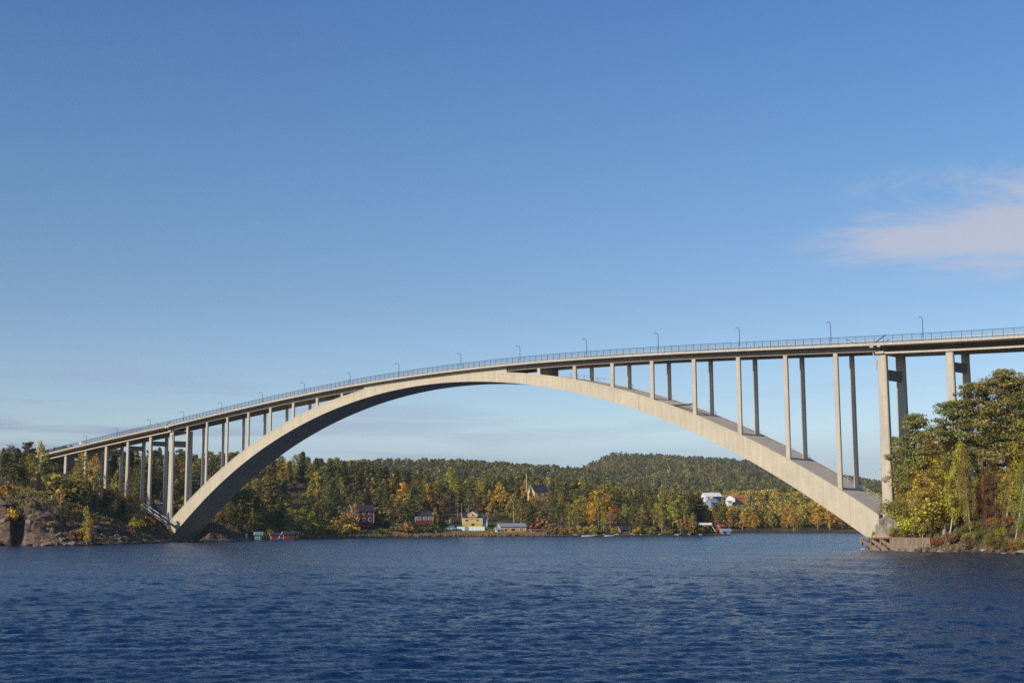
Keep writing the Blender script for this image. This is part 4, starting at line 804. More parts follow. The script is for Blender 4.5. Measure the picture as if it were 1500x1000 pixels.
scatter(26, 800, 1045, 587, 606, [('bush', 'brown', 2), ('bush', 'olive', 3), ('bush', 'orange', 1), ('bush', 'yellow-green', 1.4)], (8, 13), 3, 'along the point shore', seed=19)
scatter(22, 565, 800, 588, 606, [('bush', 'brown', 2), ('bush', 'olive', 2), ('bush', 'orange', .8), ('bush', 'green', 1.4)], (6, 9), 4, 'in shoreline gardens', seed=13)
scatter(24, 1050, 1270, 782, 815, [('broadleaf', 'golden', 2), ('broadleaf', 'olive', 2), ('birch', 'yellow-green', 2), ('birch', 'golden', 1.2), ('broadleaf', 'green', 1.5), ('broadleaf', 'orange', 1)], (13, 17), 6, 'on the distant shore', seed=14, wr=(1.1, 1.5))
scatter(95, 1040, 1280, 800, 1000, [('broadleaf', 'golden', 2), ('broadleaf', 'olive', 2.5), ('birch', 'yellow-green', 2), ('birch', 'orange', 1), ('broadleaf', 'green', 2), ('broadleaf', 'brown', 1), ('spruce', 'dark green', .5)], (13, 18), 7, 'above the distant shore', seed=15, wr=(1.1, 1.5))
scatter(34, -20, 240, 364, 400, [('bush', 'olive', 2), ('bush', 'rust', 1.4), ('bush', 'brown', 2), ('bush', 'golden', 1), ('bush', 'green', 1)], (3.5, 6.5), 3, 'low on the left cliff', seed=20)
scatter(26, -40, 240, 378, 436, [('bush', 'olive', 2), ('bush', 'rust', 1), ('bush', 'brown', 2), ('bush', 'green', 2), ('bush', 'golden', .6)], (3.5, 7), 4, 'among left bank rocks', seed=16)
scatter(75, 1318, 1560, 216, 262, [('bush', 'olive', 2), ('bush', 'rust', 1), ('bush', 'brown', 1.2), ('bush', 'green', 2), ('bush', 'yellow-green', 1)], (7, 12), 1.9, 'in right bank undergrowth', lod=2, seed=17)

# landmarks used to describe where a plant stands
LMK = {'left': [(22, 'far left edge'), (78, 'meadow bench'), (130, 'leftmost column'), (160, 'second column'), (190, 'third column'), (220, 'fourth column'), (248, 'tall left pier'), (300, 'left arch foot'), (345, 'white beacon rock')],
       'mid': [(378, 'turquoise boathouse'), (420, 'red boathouses'), (460, 'rocky slope'), (500, 'left utility pole'), (528, 'red house'), (575, 'garden clearing'), (620, 'long red cottage'), (664, 'small white shed'), (692, 'yellow villa'), (748, 'ochre bungalow'), (788, 'jetty boathouse'), (820, 'jetty'), (860, 'moored boats'), (915, 'small brown shed'), (955, 'middle of the point'), (1000, 'terrace'), (1030, 'terrace roof'), (1062, 'red hut'), (1120, 'village roofs'), (1190, 'arch rib above'), (1250, 'right arch foot')],
       'right': [(1300, 'tall right pier'), (1335, 'concrete quay'), (1375, 'quay end'), (1410, 'second right column'), (1440, 'tallest trunk'), (1480, 'leaning right birch'), (1520, 'right frame edge')]}
def place(u):
    L = LMK['left'] if u < 362 else LMK['mid'] if u < 1275 else LMK['right']
    n = min(L, key=lambda t: abs(t[0] - u)); d = u - n[0]
    if 'edge' in n[1]: return 'near the ' + n[1]
    return ('by the ' if abs(d) < 6 else 'right of the ' if d > 0 else 'left of the ') + n[1]
cnt = {}
for p in PLANTS:
    p['size'] = 'tall ' if p['h'] > {'bush': 3.2}.get(p['kind'], 14) else 'small ' if p['h'] < {'bush': 2.0}.get(p['kind'], 8) else ''
    p['base'] = p['size'] + p['col'] + ' ' + KN[p['kind']][1] + ' ' + p['where'] + ', ' + place(p['u']); cnt.setdefault(p['base'], []).append(p)
dep = ['nearest water', 'second from water', 'third from water', 'fourth from water', 'fifth from water', 'sixth from water', 'seventh from water', 'eighth from water', 'ninth from water', 'tenth from water', 'eleventh from water', 'twelfth from water', 'thirteenth from water', 'fourteenth from water', 'farthest from water']
for b_, ps in cnt.items():
    ps.sort(key=lambda p: p['a'])
    for i, p in enumerate(ps): p['label'] = b_ if len(ps) == 1 else b_ + ', ' + dep[min(i, 14)]
    for p in ps:
        while len(p['label'].split()) > 16:
            if ' the ' not in p['label']: p['label'] = p['label'].replace(' tree ', ' ', 1).replace('in right bank', 'in bank').replace('small ', ''); break
            p['label'] = p['label'].replace(' the ', ' ', 1)
vi = 0
for p in PLANTS:
    k = p['kind']; lod = p['lod'] if p['lod'] is not None else 1; vi += 1
    cm, tm = lib(k, lod, vi % (5 if lod == 2 else 4))
    sc = p['h'] / DES[k]; e = empty(KN[k][0], (p['x'], p['y'], p['z'] - .15), 0, p['label'], KN[k][2], {'bush': 'bushes on the banks'}.get(k, k + ' trees on the shores'))
    sxy = sc * p['wf'] * (1.0 if lod == 2 else 1.12); e.scale = (sxy, sxy, sc); e.rotation_euler = (0, 0, (vi * 2.39996) % 6.283)
    if p['lean']:
        e.rotation_euler = (0, 0, 0); ax = Vector((float(RH[0]), float(RH[1]), 0)); q = Matrix.Rotation(p['lean'], 4, Vector((-ax.y, ax.x, 0)) * -1); e.rotation_euler = q.to_euler()
    c = link(bpy.data.objects.new('crown' if k != 'bush' else 'foliage', cm), e); jit = rng.normal(size=3) * .09; v_ = 1 + rng.normal() * .13; base = PAL[p['col']]
    c.color = (max(.005, base[0] * (v_ + jit[0])), max(.005, base[1] * (v_ + jit[1] * .6)), max(.004, base[2] * v_), 1)
    link(bpy.data.objects.new('trunk' if k != 'bush' else 'stems', tm), e)
print([p['label'] for p in PLANTS if len(p['label'].split()) > 16]); print('plants', len(PLANTS), {k: sum(1 for p in PLANTS if p['kind'] == k) for k in KN})

# --- distant wooded hills: one continuous forest, individual low-detail trees instanced on points
def far_forest(name, pts, kinds, hs, cols):
    src = []
    for k in ('pine', 'spruce', 'birch'):
        for v in range(3):
            cm, tm = make(k, DES[k], 700 + v * 7 + len(k), 0, M_LEAFI)
            src.append(cm)
    col = bpy.data.collections.new(name + '_sources')
    for i, cm in enumerate(src):
        o = bpy.data.objects.new('%02d' % i, cm); col.objects.link(o)
    me = bpy.data.meshes.new(name); n = len(pts); me.vertices.add(n); me.vertices.foreach_set('co', np.asarray(pts, np.float32).ravel())
    def at_(nm, ty, d, key='value'):
        a = me.attributes.new(nm, ty, 'POINT'); a.data.foreach_set(key, d)
    at_('idx', 'INT', np.asarray(kinds, np.int32)); at_('scl', 'FLOAT', np.asarray(hs, np.float32)); at_('rot', 'FLOAT', (rng.random(n) * 6.28).astype(np.float32))
    at_('tint', 'FLOAT_COLOR', np.concatenate([cols, np.ones((n, 1))], 1).astype(np.float32).ravel(), 'color')
    o = bpy.data.objects.new(name, me); link(o); tag(o, kind='stuff')
    g = bpy.data.node_groups.new(name, 'GeometryNodeTree'); g.interface.new_socket('Geometry', in_out='INPUT', socket_type='NodeSocketGeometry'); g.interface.new_socket('Geometry', in_out='OUTPUT', socket_type='NodeSocketGeometry')
    gi = g.nodes.new('NodeGroupInput'); go = g.nodes.new('NodeGroupOutput'); iop = g.nodes.new('GeometryNodeInstanceOnPoints'); ci = g.nodes.new('GeometryNodeCollectionInfo')
    ci.inputs['Collection'].default_value = col; ci.inputs['Separate Children'].default_value = True; ci.inputs['Reset Children'].default_value = True
    def na(nm, ty):
        x = g.nodes.new('GeometryNodeInputNamedAttribute'); x.data_type = ty; x.inputs['Name'].default_value = nm; return [s for s in x.outputs if s.enabled][0]
    cx = g.nodes.new('ShaderNodeCombineXYZ'); g.links.new(na('rot', 'FLOAT'), cx.inputs['Z'])
    g.links.new(gi.outputs[0], iop.inputs['Points']); g.links.new(ci.outputs[0], iop.inputs['Instance']); iop.inputs['Pick Instance'].default_value = True
    g.links.new(na('idx', 'INT'), iop.inputs['Instance Index']); g.links.new(na('scl', 'FLOAT'), iop.inputs['Scale']); g.links.new(cx.outputs[0], iop.inputs['Rotation'])
    g.links.new(iop.outputs[0], go.inputs[0])
    md = o.modifiers.new('instances', 'NODES'); md.node_group = g
    return o
def far_points(n, u0, u1, a0, a1, conifer, hr, seed):
    g = np.random.default_rng(seed); u = g.uniform(u0, u1, n); a = np.sqrt(g.uniform(a0 * a0, a1 * a1, n)); x, y = at(u, a); z = ground(x, y)
    ok = z > 1.0; u, a, x, y, z = u[ok], a[ok], x[ok], y[ok], z[ok]; n = len(u)
    patch = vnoise(x * .011, y * .011, 5); c = g.random(n) < conifer + (patch - .5) * .5
    kinds = np.where(c, g.integers(0, 6, n), g.integers(6, 9, n)); des = np.where(c, 15.5, 13.0)
    hs = g.uniform(hr[0], hr[1], n) * np.where(c, 1, .82) / des
    pal_c = np.array([PAL['dark green'], PAL['green'], PAL['mossy'], PAL['dark green']]); pal_b = np.array([PAL['yellow-green'], PAL['golden'], PAL['olive'], PAL['orange'], PAL['grey-green'], PAL['olive']])
    cols = 1.25 * np.where(c[:, None], pal_c[g.integers(0, 4, n)], pal_b[g.integers(0, 6, n)]) * g.uniform(.75, 1.25, (n, 1))
    return np.stack([x, y, z - .3], 1), kinds, hs, cols
sets = [far_points(5200, 200, 1010, 745, 1150, .66, (8, 12), 21), far_points(9000, 380, 930, 1150, 1720, .80, (11, 16), 22), far_points(3500, 1030, 1300, 1000, 1400, .35, (11, 16), 23),
        far_points(16000, 800, 1420, 1300, 2560, .66, (11, 17), 24), far_points(2500, 1280, 1600, 300, 1300, .6, (10, 14), 25), far_points(3500, -200, 380, 640, 1400, .8, (10, 14), 26), far_points(2500, 1040, 1290, 815, 1010, .12, (12, 16), 27), far_points(1500, 1600, 2600, 300, 1500, .7, (10, 15), 28), far_points(1500, -1200, -80, 420, 1200, .7, (10, 15), 29)]
keep = []
P_ = [np.concatenate([s[i] for s in sets]) for i in range(4)]
uu_, aa_ = ua(P_[0][:, 0], P_[0][:, 1])
bad = ((uu_ > 1028) & (uu_ < 1096) & (aa_ > 960) & (aa_ < 1062)) | ((uu_ > 776) & (uu_ < 806) & (aa_ > 700) & (aa_ < 730)) | ((uu_ > 1260) & (uu_ < 1300) & (aa_ < 600))
lowv = (uu_ > 1026) & (uu_ < 1098) & (aa_ > 835) & (aa_ <= 962); P_[2] = np.where(lowv, P_[2] * .38, P_[2])
P_ = [q[~bad] for q in P_]
far_forest('distant_forest', *P_)

# shoreline reeds and grass: joined blades
def grass(n, u0, u1, zlo, zhi, hr, col, name, a0, a1, seed, wdt=.12):
    g = np.random.default_rng(seed); u = g.uniform(u0, u1, n * 6); a = g.uniform(a0, a1, n * 6); x, y = at(u, a); z = ground(x, y); ok = (z > zlo) & (z < zhi)
    x, y, z = x[ok][:n], y[ok][:n], z[ok][:n]; m_ = len(x); th = g.random(m_) * 6.28; h = g.uniform(*hr, m_); w = wdt * (1 + g.random(m_))
    dx, dy = np.cos(th) * w, np.sin(th) * w; lx, ly = g.normal(size=m_) * h * .25, g.normal(size=m_) * h * .25
    V = np.stack([np.stack([x - dx, y - dy, z - .1], 1), np.stack([x + dx, y + dy, z - .1], 1), np.stack([x + lx, y + ly, z + h], 1)], 1).reshape(-1, 3)
    me = npmesh(name, V, np.arange(len(V)).reshape(-1, 3), mat(name + '_mat', col, .9, var=.35, vscale=.6)); tag(link(bpy.data.objects.new(name, me)), kind='stuff')
grass(26000, 380, 800, .25, 1.7, (.5, 1.3), (.25, .175, .085), 'shore_reeds', 500, 612, 51, .16)
grass(16000, -40, 130, 9, 20, (.3, .7), (.24, .19, .06), 'meadow_grass', 388, 430, 52, .12)
grass(12000, 1300, 1560, .3, 14, (.3, .8), (.20, .15, .06), 'bank_grass', 212, 300, 53, .07)
grass(16000, 100, 480, 1.0, 24, (.4, 1.0), (.13, .095, .04), 'heath', 370, 640, 54, .14)
grass(9000, 640, 775, 1.5, 8, (.15, .35), (.10, .14, .03), 'garden_lawn', 598, 640, 55, .2)

# boulders along the banks
def boulder(u, a, s, label, col_m, seed, flat=.7):
    g = np.random.default_rng(seed); x, y = at(u, a); z = max(-.2, float(ground(x, y)))
    import bmesh
    bm = bmesh.new(); bmesh.ops.create_icosphere(bm, subdivisions=2 if s < 2 else 4, radius=1)
    n = g.normal(size=(9, 3)); n /= np.linalg.norm(n, axis=1, keepdims=True); dd = g.uniform(.42, .8, 9)
    for v in bm.verts:
        c = np.array(v.co)
        for q, d in zip(n, dd):
            t = c @ q
            if t > d: c = c - q * (t - d)
        rn = 0.0 if s < 2 else float(fbm(np.array([c[0] * 3.1 + c[2] * 1.7 + 50 + seed]), np.array([c[1] * 3.3 + c[2] * 2.9 + 50]), 5, 5)[0]) * .35
        v.co = c * s * np.array([1.25, 1, flat]) * (1 + g.normal() * .008 + rn)
    me = bpy.data.meshes.new('boulder'); bm.to_mesh(me); bm.free(); me.materials.append(col_m)
    o = link(bpy.data.objects.new('boulder', me)); o.location = (float(x), float(y), z + s * flat * .25); o.rotation_euler = (g.normal() * .2, g.normal() * .2, g.random() * 6)
    tag(o, label, 'boulder', 'boulders along the waterline')
M_ROCK = mat('warm_grey_rock', (.20, .145, .105), .9, var=.4, vscale=1.2, bump=.6, bscale=3); M_ROCKP = mat('pinkish_rock', (.19, .13, .10), .9, var=.45, vscale=1.0, bump=.7, bscale=2.5); M_ROCKD = mat('dark_rock', (.12, .09, .075), .9, var=.4, vscale=.8, bump=.7, bscale=2); M_ROCKL = mat('pale_rock', (.30, .26, .20), .9, var=.45, vscale=.9, bump=.8, bscale=3)
for i, (u, s) in enumerate([(-4, 1.6), (40, 1.3), (46, 1.8), (56, 1.4), (66, 1.1), (72, 1.3), (82, 1.0), (96, .9), (106, 1.2), (120, 1.0), (131, .8), (146, .9), (158, .7), (176, 1.0), (196, .9), (212, 1.1), (228, .9)]):
    a = float(np.interp(u, [0, 60, 100, 150, 200, 240], [367, 362, 362, 377, 400, 420])) + .4
    boulder(u, a, s * 1.1, words[min(i, 15)].capitalize().lower() + ' brown boulder from the left along the left waterline' if i < 16 else 'last brown boulder before the left arch foot', M_ROCK if i % 3 else M_ROCKD, 300 + i, .6)
gb = np.random.default_rng(77)
for i in range(30):
    u = [0, 4, 9, 37, 41, 46, 50, 55, 60, 64, 68, 73, 78, 84, 90, 40, 48, 57, 66, 76, 95, 102, 110, 118, 134, 142, 151, 160, 170, 182][i]; a0_ = float(np.interp(u, [0, 40, 60, 100, 150, 200], [369, 364, 363, 363, 378, 402]))
    a = a0_ + gb.uniform(2, 18); boulder(u, a, gb.uniform(.9, 1.7), 'angular ' + ['dark grey', 'brown', 'pinkish'][i % 3] + ' block in the left bank cliff, ' + (words[i] + ' from the left' if i < 15 else words[29 - i] + ' counting from the arch foot'), [M_ROCKD, M_ROCK, M_ROCKP][i % 3], 600 + i, .8)
for i, (u, s) in enumerate([(1262, 1.0), (1268, .8), (1276, 1.2), (1284, .9), (1293, 1.1), (1302, .8), (1312, 1.0), (1321, .9), (1332, .9), (1341, 1.1), (1352, .7), (1362, 1.0), (1374, .9), (1384, 1.3), (1396, .7)]):
    a = float(np.interp(u, [1262, 1280, 1298, 1330, 1365, 1430], [262, 257, 252, 250, 245, 232])) - 1.5
    boulder(u, a, s * .9, words[i] + ' tan boulder from the left around the concrete quay', M_ROCK if i % 4 else M_ROCKL, 340 + i, .65)
for i, (u, s) in enumerate([(1378, 1.0), (1389, .9), (1399, .6), (1410, .55), (1424, .5), (1437, .6), (1452, .55), (1467, .8), (1481, .9), (1494, 1.3), (1503, .7)]):
    a = float(np.interp(u, [1365, 1430, 1500], [247, 233.5, 218]))
    boulder(u, a, s * .8, words[i] + ' pale boulder from the left on the right-hand shore', M_ROCKL if i % 2 else M_ROCK, 370 + i, .5)
for i, (u, a, s) in enumerate([(150, 398, 1.3), (140, 386, 1.2), (186, 416, 1.3), (212, 432, 1.3)]):
    boulder(u, a, s, words[i] + ' large dark slab of rock jutting from the left bank cliff', M_ROCKD if i % 2 else M_ROCK, 400 + i, .7)
for i, (u, a) in enumerate([(815, 589), (842, 588), (870, 587), (884, 587), (902, 588), (925, 589), (938, 590), (966, 593), (990, 596), (1008, 599), (1024, 602)]):
    boulder(u, a, .8 + .3 * (i % 3), words[i] + ' pale stone from the left along the foot of the wooded point', M_ROCKL, 420 + i, .45)

# ------------------------------------------------------------------ buildings
def house(name, u, vbase, a, W, D, Hw, Hr, rot, wall, roof, label, cat, wins=(), gwins=(), doors=(), chim=None, over=.45, trim=M_WHITE, group=None, corner=True, mono=False, z=None):
    x, y = at(u, a); z = zat(u, a, vbase) if z is None else z
    e = empty(name, (float(x), float(y), z), YAW + rot, label, cat, group)
    if mono: MB().prism([(-W / 2, -.0), (W / 2, 0), (W / 2, Hw), (-W / 2, Hw + Hr)], 0, D).build('wall', wall, e); MB().prism([(-W / 2 - over, Hw + Hr + .05), (W / 2 + over, Hw + .03), (W / 2 + over, Hw + .2), (-W / 2 - over, Hw + Hr + .22)], -over, D + over).build('roof', roof, e)
    else:
        mb = MB(); mb.add([(-W / 2, 0, -1.5), (W / 2, 0, -1.5), (W / 2, D, -1.5), (-W / 2, D, -1.5), (-W / 2, 0, Hw), (W / 2, 0, Hw), (W / 2, D, Hw), (-W / 2, D, Hw), (-W / 2, D / 2, Hw + Hr), (W / 2, D / 2, Hw + Hr)],
               [(0, 3, 2, 1), (0, 1, 5, 4), (2, 3, 7, 6), (1, 2, 6, 9, 5), (3, 0, 4, 8, 7), (4, 5, 9, 8), (6, 7, 8, 9)]); mb.build('wall', wall, e)
        s = Hr / (D / 2); w2 = W / 2 + over; t = .14; yo = over; mb = MB()
        prof = [(-yo, Hw - s * yo + .06), (D / 2, Hw + Hr + .06), (D + yo, Hw - s * yo + .06), (D + yo, Hw - s * yo + .06 + t), (D / 2, Hw + Hr + .06 + t), (-yo, Hw - s * yo + .06 + t)]
        mb.v = [(-w2, p, q) for p, q in prof] + [(w2, p, q) for p, q in prof]
        mb.f = [(0, 1, 4, 5), (1, 2, 3, 4), (6, 11, 10, 7), (7, 10, 9, 8)] + [(i, i + 6, (i + 1) % 6 + 6, (i + 1) % 6) for i in range(6)]
        rf = mb.build('roof', roof, e)
        for sx in (-1, 1):
            for (y0, z0), (y1, z1) in (((-yo, Hw - s * yo), (D / 2, Hw + Hr)), ((D / 2, Hw + Hr), (D + yo, Hw - s * yo))):
                MB().bar((sx * (w2 + .03), y0, z0 + .08), (sx * (w2 + .03), y1, z1 + .08), .22, .06).build('verge_board', trim, e)
        if chim is not None: MB().box(chim - .35, D / 2 - .35, Hw + Hr - .4, chim + .35, D / 2 + .35, Hw + Hr + .95).build('chimney', M_REDT, rf)
    if corner:
        for sx in (-1, 1): MB().box(sx * W / 2 - .09 + sx * .03, -.05, 0, sx * W / 2 + .09 + sx * .03, .12, Hw).build('corner_board', trim, e)
    for (wx, wz, ww, wh) in wins:
        f = MB().box(wx - ww / 2 - .12, -.07, wz - .12, wx + ww / 2 + .12, -.002, wz + wh + .12).build('window', trim, e)
        MB().box(wx - ww / 2, -.09, wz, wx - .04, -.072, wz + wh).build('pane', M_PANE, f); MB().box(wx + .04, -.09, wz, wx + ww / 2, -.072, wz + wh).build('pane', M_PANE, f)
    for (wy, wz, ww, wh) in gwins:
        X = -W / 2
        f = MB().box(X - .07, wy - ww / 2 - .12, wz - .12, X - .002, wy + ww / 2 + .12, wz + wh + .12).build('window', trim, e)
        MB().box(X - .09, wy - ww / 2, wz, X - .072, wy + ww / 2, wz + wh).build('pane', M_PANE, f)
    for (dx, dw, dh, dm) in doors:
        d = MB().box(dx - dw / 2, -.06, 0, dx + dw / 2, -.002, dh).build('door', dm, e); MB().box(dx + dw / 2 - .2, -.1, 1, dx + dw / 2 - .1, -.062, 1.1).build('handle', M_DARK, d)
    return e
h1 = house('house', 531, 767, 580, 9.2, 6.6, 5.6, 2.4, .42, M_RED, M_TILE, 'red two-storey wooden house with white trim and dark roof', 'house',
      wins=[(-2.6, 1.2, 1.0, 1.3), (.3, 1.2, 1.0, 1.3), (2.9, 1.2, 1.1, 1.4), (-2.6, 4.0, 1.0, .9), (.3, 4.0, 1.0, .9), (2.9, 4.0, 1.0, .9)], gwins=[(1.8, 1.2, 1, 1.3), (4.6, 1.2, 1, 1.3), (3.3, 4.1, 1.2, 1.3)], chim=1.0)
house('porch_annex', 507, 760, 584, 3.6, 3, 2.0, 1.0, .42, M_RED, M_REDT, 'low red annex with reddish roof left of the red two-storey house', 'shed', corner=True)
house('cottage', 620, 763.5, 603, 7.8, 5, 2.6, 1.5, .1, M_RED, M_TILE, 'long low red cottage with three white-framed windows', 'house', wins=[(-2.3, .9, 1.9, 1.1), (.35, .9, 1.2, 1.1), (2.5, .9, 1.3, 1.1)])
house('shed', 653.5, 764.5, 626, 3.0, 2.6, 1.7, .7, -.5, M_YEL, M_REDT, 'tiny yellow shed with brown roof left of the yellow villa', 'shed', doors=[(.3, .8, 1.5, M_WOOD)])
v = house('villa', 691, 769.5, 618, 8.8, 6.5, 3.9, 1.7, .12, M_YEL, M_TILE, 'bright yellow villa with dark roof and front gable dormer', 'house', wins=[(-2.6, 1.9, 1.4, 1.0), (2.2, 1.9, 1.0, 1.0)], doors=[(0.2, 1.4, 1.0, M_DARK)], gwins=[(3, 1.6, 1, 1.1)], chim=-1.6)
MB().prism([(-2.1, 3.2), (2.1, 3.2), (2.1, 4.8), (0, 6.2), (-2.1, 4.8)], -.32, 3.3).build('dormer', M_YEL, v)
MB().bar((-2.5, -.40, 4.62), (0, -.40, 6.32), .2, .3).build('verge_board', M_WHITE, v); MB().bar((2.5, -.40, 4.62), (0, -.40, 6.32), .2, .3).build('verge_board', M_WHITE, v)
MB().add([(-2.6, -.5, 4.62), (0, -.5, 6.4), (0, 3.3, 6.4), (-2.6, 3.3, 4.62)], [(0, 1, 2, 3)]).add([(2.6, -.5, 4.62), (0, -.5, 6.4), (0, 3.3, 6.4), (2.6, 3.3, 4.62)], [(0, 3, 2, 1)]).build('dormer_roof', M_TILE, v)
f = MB().box(-.65, -.42, 4.3, .65, -.33, 5.3).build('window', M_WHITE, v); MB().box(-.5, -.44, 4.4, .5, -.422, 5.2).build('pane', M_PANE, f)
house('conservatory', 708.5, 769.5, 620, 2.4, 3.5, 2.8, .8, .12, M_WHITE, M_GREYR, 'white glazed veranda on the right side of the yellow villa', 'veranda', wins=[(-.5, 1.3, .7, 1.1), (.6, 1.3, .6, 1.1)])
# white panelled fence below the villa
x, y = at(688.5, 606); fe = empty('garden_fence', (float(x), float(y), zat(688.5, 606, 776.8)), YAW + .03, 'long white panelled fence on the lawn below the yellow villa', 'fence')
for i in range(7): MB().box(-6.15 + i * 1.76, 0, 0, -6.15 + i * 1.76 + 1.66, .06, 1.75).build('panel', M_WHITE if i != 2 else M_BLUEG, fe)
for i in range(8): MB().box(-6.2 + i * 1.76, .07, -.4, -6.1 + i * 1.76, .17, 1.85).build('post', M_WHITE, fe)
x, y = at(684, 612); tf = empty('balcony_rail', (float(x), float(y), zat(684, 612, 770.5)), YAW + .03, 'dark slim railing on the terrace in front of the yellow villa', 'railing')
MB().bar((-5.2, 0, .95), (7.8, 0, .95), .08).build('top_rail', M_DARK, tf)
for i in range(9): MB().box(-5.2 + i * 1.62, -.03, -.6, -5.13 + i * 1.62, .03, .95).build('post', M_DARK, tf)
house('garden_shed', 662.8, 778.6, 602, 2.5, 2.4, 1.55, .95, .9, M_WHITE, M_WHITE, 'small white gabled shed at the left end of the white fence', 'shed', wins=[(.0, .3, 1.0, 1.1)], corner=False)
house('bungalow', 750.5, 781, 602, 11.6, 6.2, 3.1, 1.25, .28, M_OCH, M_GREYR, 'long ochre bungalow with pale grey roof close to the water', 'house', wins=[(-3.4, 1.1, 1.1, 1.1), (-.1, 1.1, 1.7, 1.2), (3.6, 1.1, .7, 1.4)], gwins=[(3.1, 1.0, 1.6, 1.2)])
house('porch', 729.5, 780.5, 600, 2.2, 2.0, 1.6, .7, .28, M_WHITE, M_GREYR, 'small white porch at the left gable of the ochre bungalow', 'porch', corner=False, wins=[(0, .5, 1.0, .7)])
house('boathouse', 787, 784, 596, 6.0, 4, 2.3, .35, .3, M_RED, M_REDT, 'low red boathouse at the landward end of the jetty', 'boathouse', wins=[(-1.7, .8, 1.1, .9), (.9, .9, 1.6, .6)], gwins=[(2, .8, .9, .9)], doors=[(2.5, .8, 1.7, M_WHITE)])
house('house', 792, 729, 716, 8.4, 7.0, 3.6, 3.4, .55, M_YEL, M_TILE, 'pale yellow house with steep dark roof high in the autumn trees', 'house', wins=[(-2, 1.3, 1.1, 1.2), (1.8, 1.3, 1.1, 1.2)], gwins=[(3.5, 3.7, 1.1, 1.4), (2, 1.3, 1.0, 1.2), (5, 1.3, 1.0, 1.2)], chim=.8)
house('shed', 914, 785, 593, 4.2, 3.2, 3.0, 1.2, .4, mat('faded_brown_boards', (.20, .075, .05), .85, var=.2), M_TILE, 'faded reddish brown shed at the water edge below the golden trees', 'shed', doors=[(.2, .9, 1.9, M_WOOD)], gwins=[(1.6, 1.2, .7, .9)])
# terrace and huts at the tip of the point
x, y = at(1031.5, 612); tr = empty('terrace', (float(x), float(y), zat(1031.5, 612, 768.5)), YAW + .05, 'raised terrace with a long pale parapet on the point', 'terrace')
MB().box(-3.2, 0, 0, 3.2, .15, 1.0).build('parapet', M_WHITE, tr); MB().box(-3.2, .16, -.25, 3.2, 4, -.01).build('floor', M_WOOD, tr)
for i in range(4): MB().box(-3.0 + i * 1.95, .2, -5, -2.85 + i * 1.95, .35, -.26).build('post', M_WOOD, tr)
x, y = at(1040.5, 610.5); st = empty('garden_stair', (float(x), float(y), zat(1040.5, 610, 768.5)), YAW, 'pale steep stair running down from the terrace to the water', 'stair')
MB().bar((0, 0, 0), (1.9, -1.0, -3.0), .12, .2).build('stringer', M_GALV, st); MB().bar((.3, .7, 0), (2.2, -.3, -3.0), .12, .2).build('stringer', M_GALV, st)
for i in range(9): MB().box(.05 + i * .21, -.1 - i * .11, -.05 - i * .33, .4 + i * .21, .7 - i * .11, -i * .33).build('step', M_WOOD, st)
house('hut', 1056, 775.5, 612, 2.2, 2, 1.6, .7, .4, M_REDP, M_REDP, 'bright red hut behind the blue-grey red hut', 'hut', corner=False)
house('boathouse', 1062.5, 783.4, 609.5, 4.0, 3, 1.9, .8, .15, M_BLUEG, M_GREYR, 'blue-grey boathouse with light roof at the tip of the point', 'boathouse', doors=[(-.6, 1.2, 1.4, M_DARK)], corner=False)
# village beyond the inlet
house('hall', 1045, 732, 1030, 13, 10, 2.8, 2.6, .2, M_WHITE, M_WHITE, 'largest village building, with a broad white roof', 'hall', wins=[(-4, .8, 1.4, 1.2), (0, .8, 1.4, 1.2), (4, .8, 1.4, 1.2)], corner=False)
house('garage', 1052, 732.5, 1020, 5, 4, 2.2, .6, .2, M_DARK, M_TILE, 'dark low garage in front of the white-roofed hall', 'garage', corner=False)
house('house', 1046.5, 742.5, 1012, 7, 6, 3.6, 2.6, .5, M_BLUEG, M_BLUEG, 'blue-grey village house below the white-roofed hall', 'house', wins=[(-1.6, 1, 1.2, 1.2), (1.6, 1, 1.2, 1.2)])
house('house', 1077, 735, 1035, 6, 8, 2.6, 2.6, 1.25, M_WHITE, M_REDT, 'white village house with gable end facing left beside the flagpole', 'house', wins=[(0, 1, 1.2, 1.2)])
house('house', 1084, 733.5, 1042, 8, 6, 2.4, 2.2, .2, M_REDT, M_REDT, 'village house with terracotta roof right of the white gable', 'house', wins=[(-2, .8, 1, 1), (2, .8, 1, 1)])
house('house', 1068.5, 734, 1035, 5.5, 5, 2.2, 1.9, .2, M_RED, M_REDT, 'red village house just left of the flagpole', 'house', wins=[(0, .8, 1.2, 1)])
house('barn', 1082, 745, 1016, 8.5, 6, 2.4, 2.6, .25, M_RED, M_TILE, 'dark-roofed barn lowest of the village buildings', 'barn', wins=[(-2, .8, 1, .9), (2, .8, 1, .9)])
house('shed', 1069, 738, 1014, 2.8, 3, 1.8, .6, .2, M_WHITE, M_GREYR, 'little white shed below the red village house', 'shed', corner=False, wins=[(0, .6, .8, .7)])
house('house', 955, 738.5, 760, 4.6, 4, 2.4, 1.8, .3, mat('orange_boards', (.45, .16, .06), .8, var=.1), M_REDT, 'small orange house peeping out of the trees of the point', 'house', wins=[(0, .8, 1, 1)])
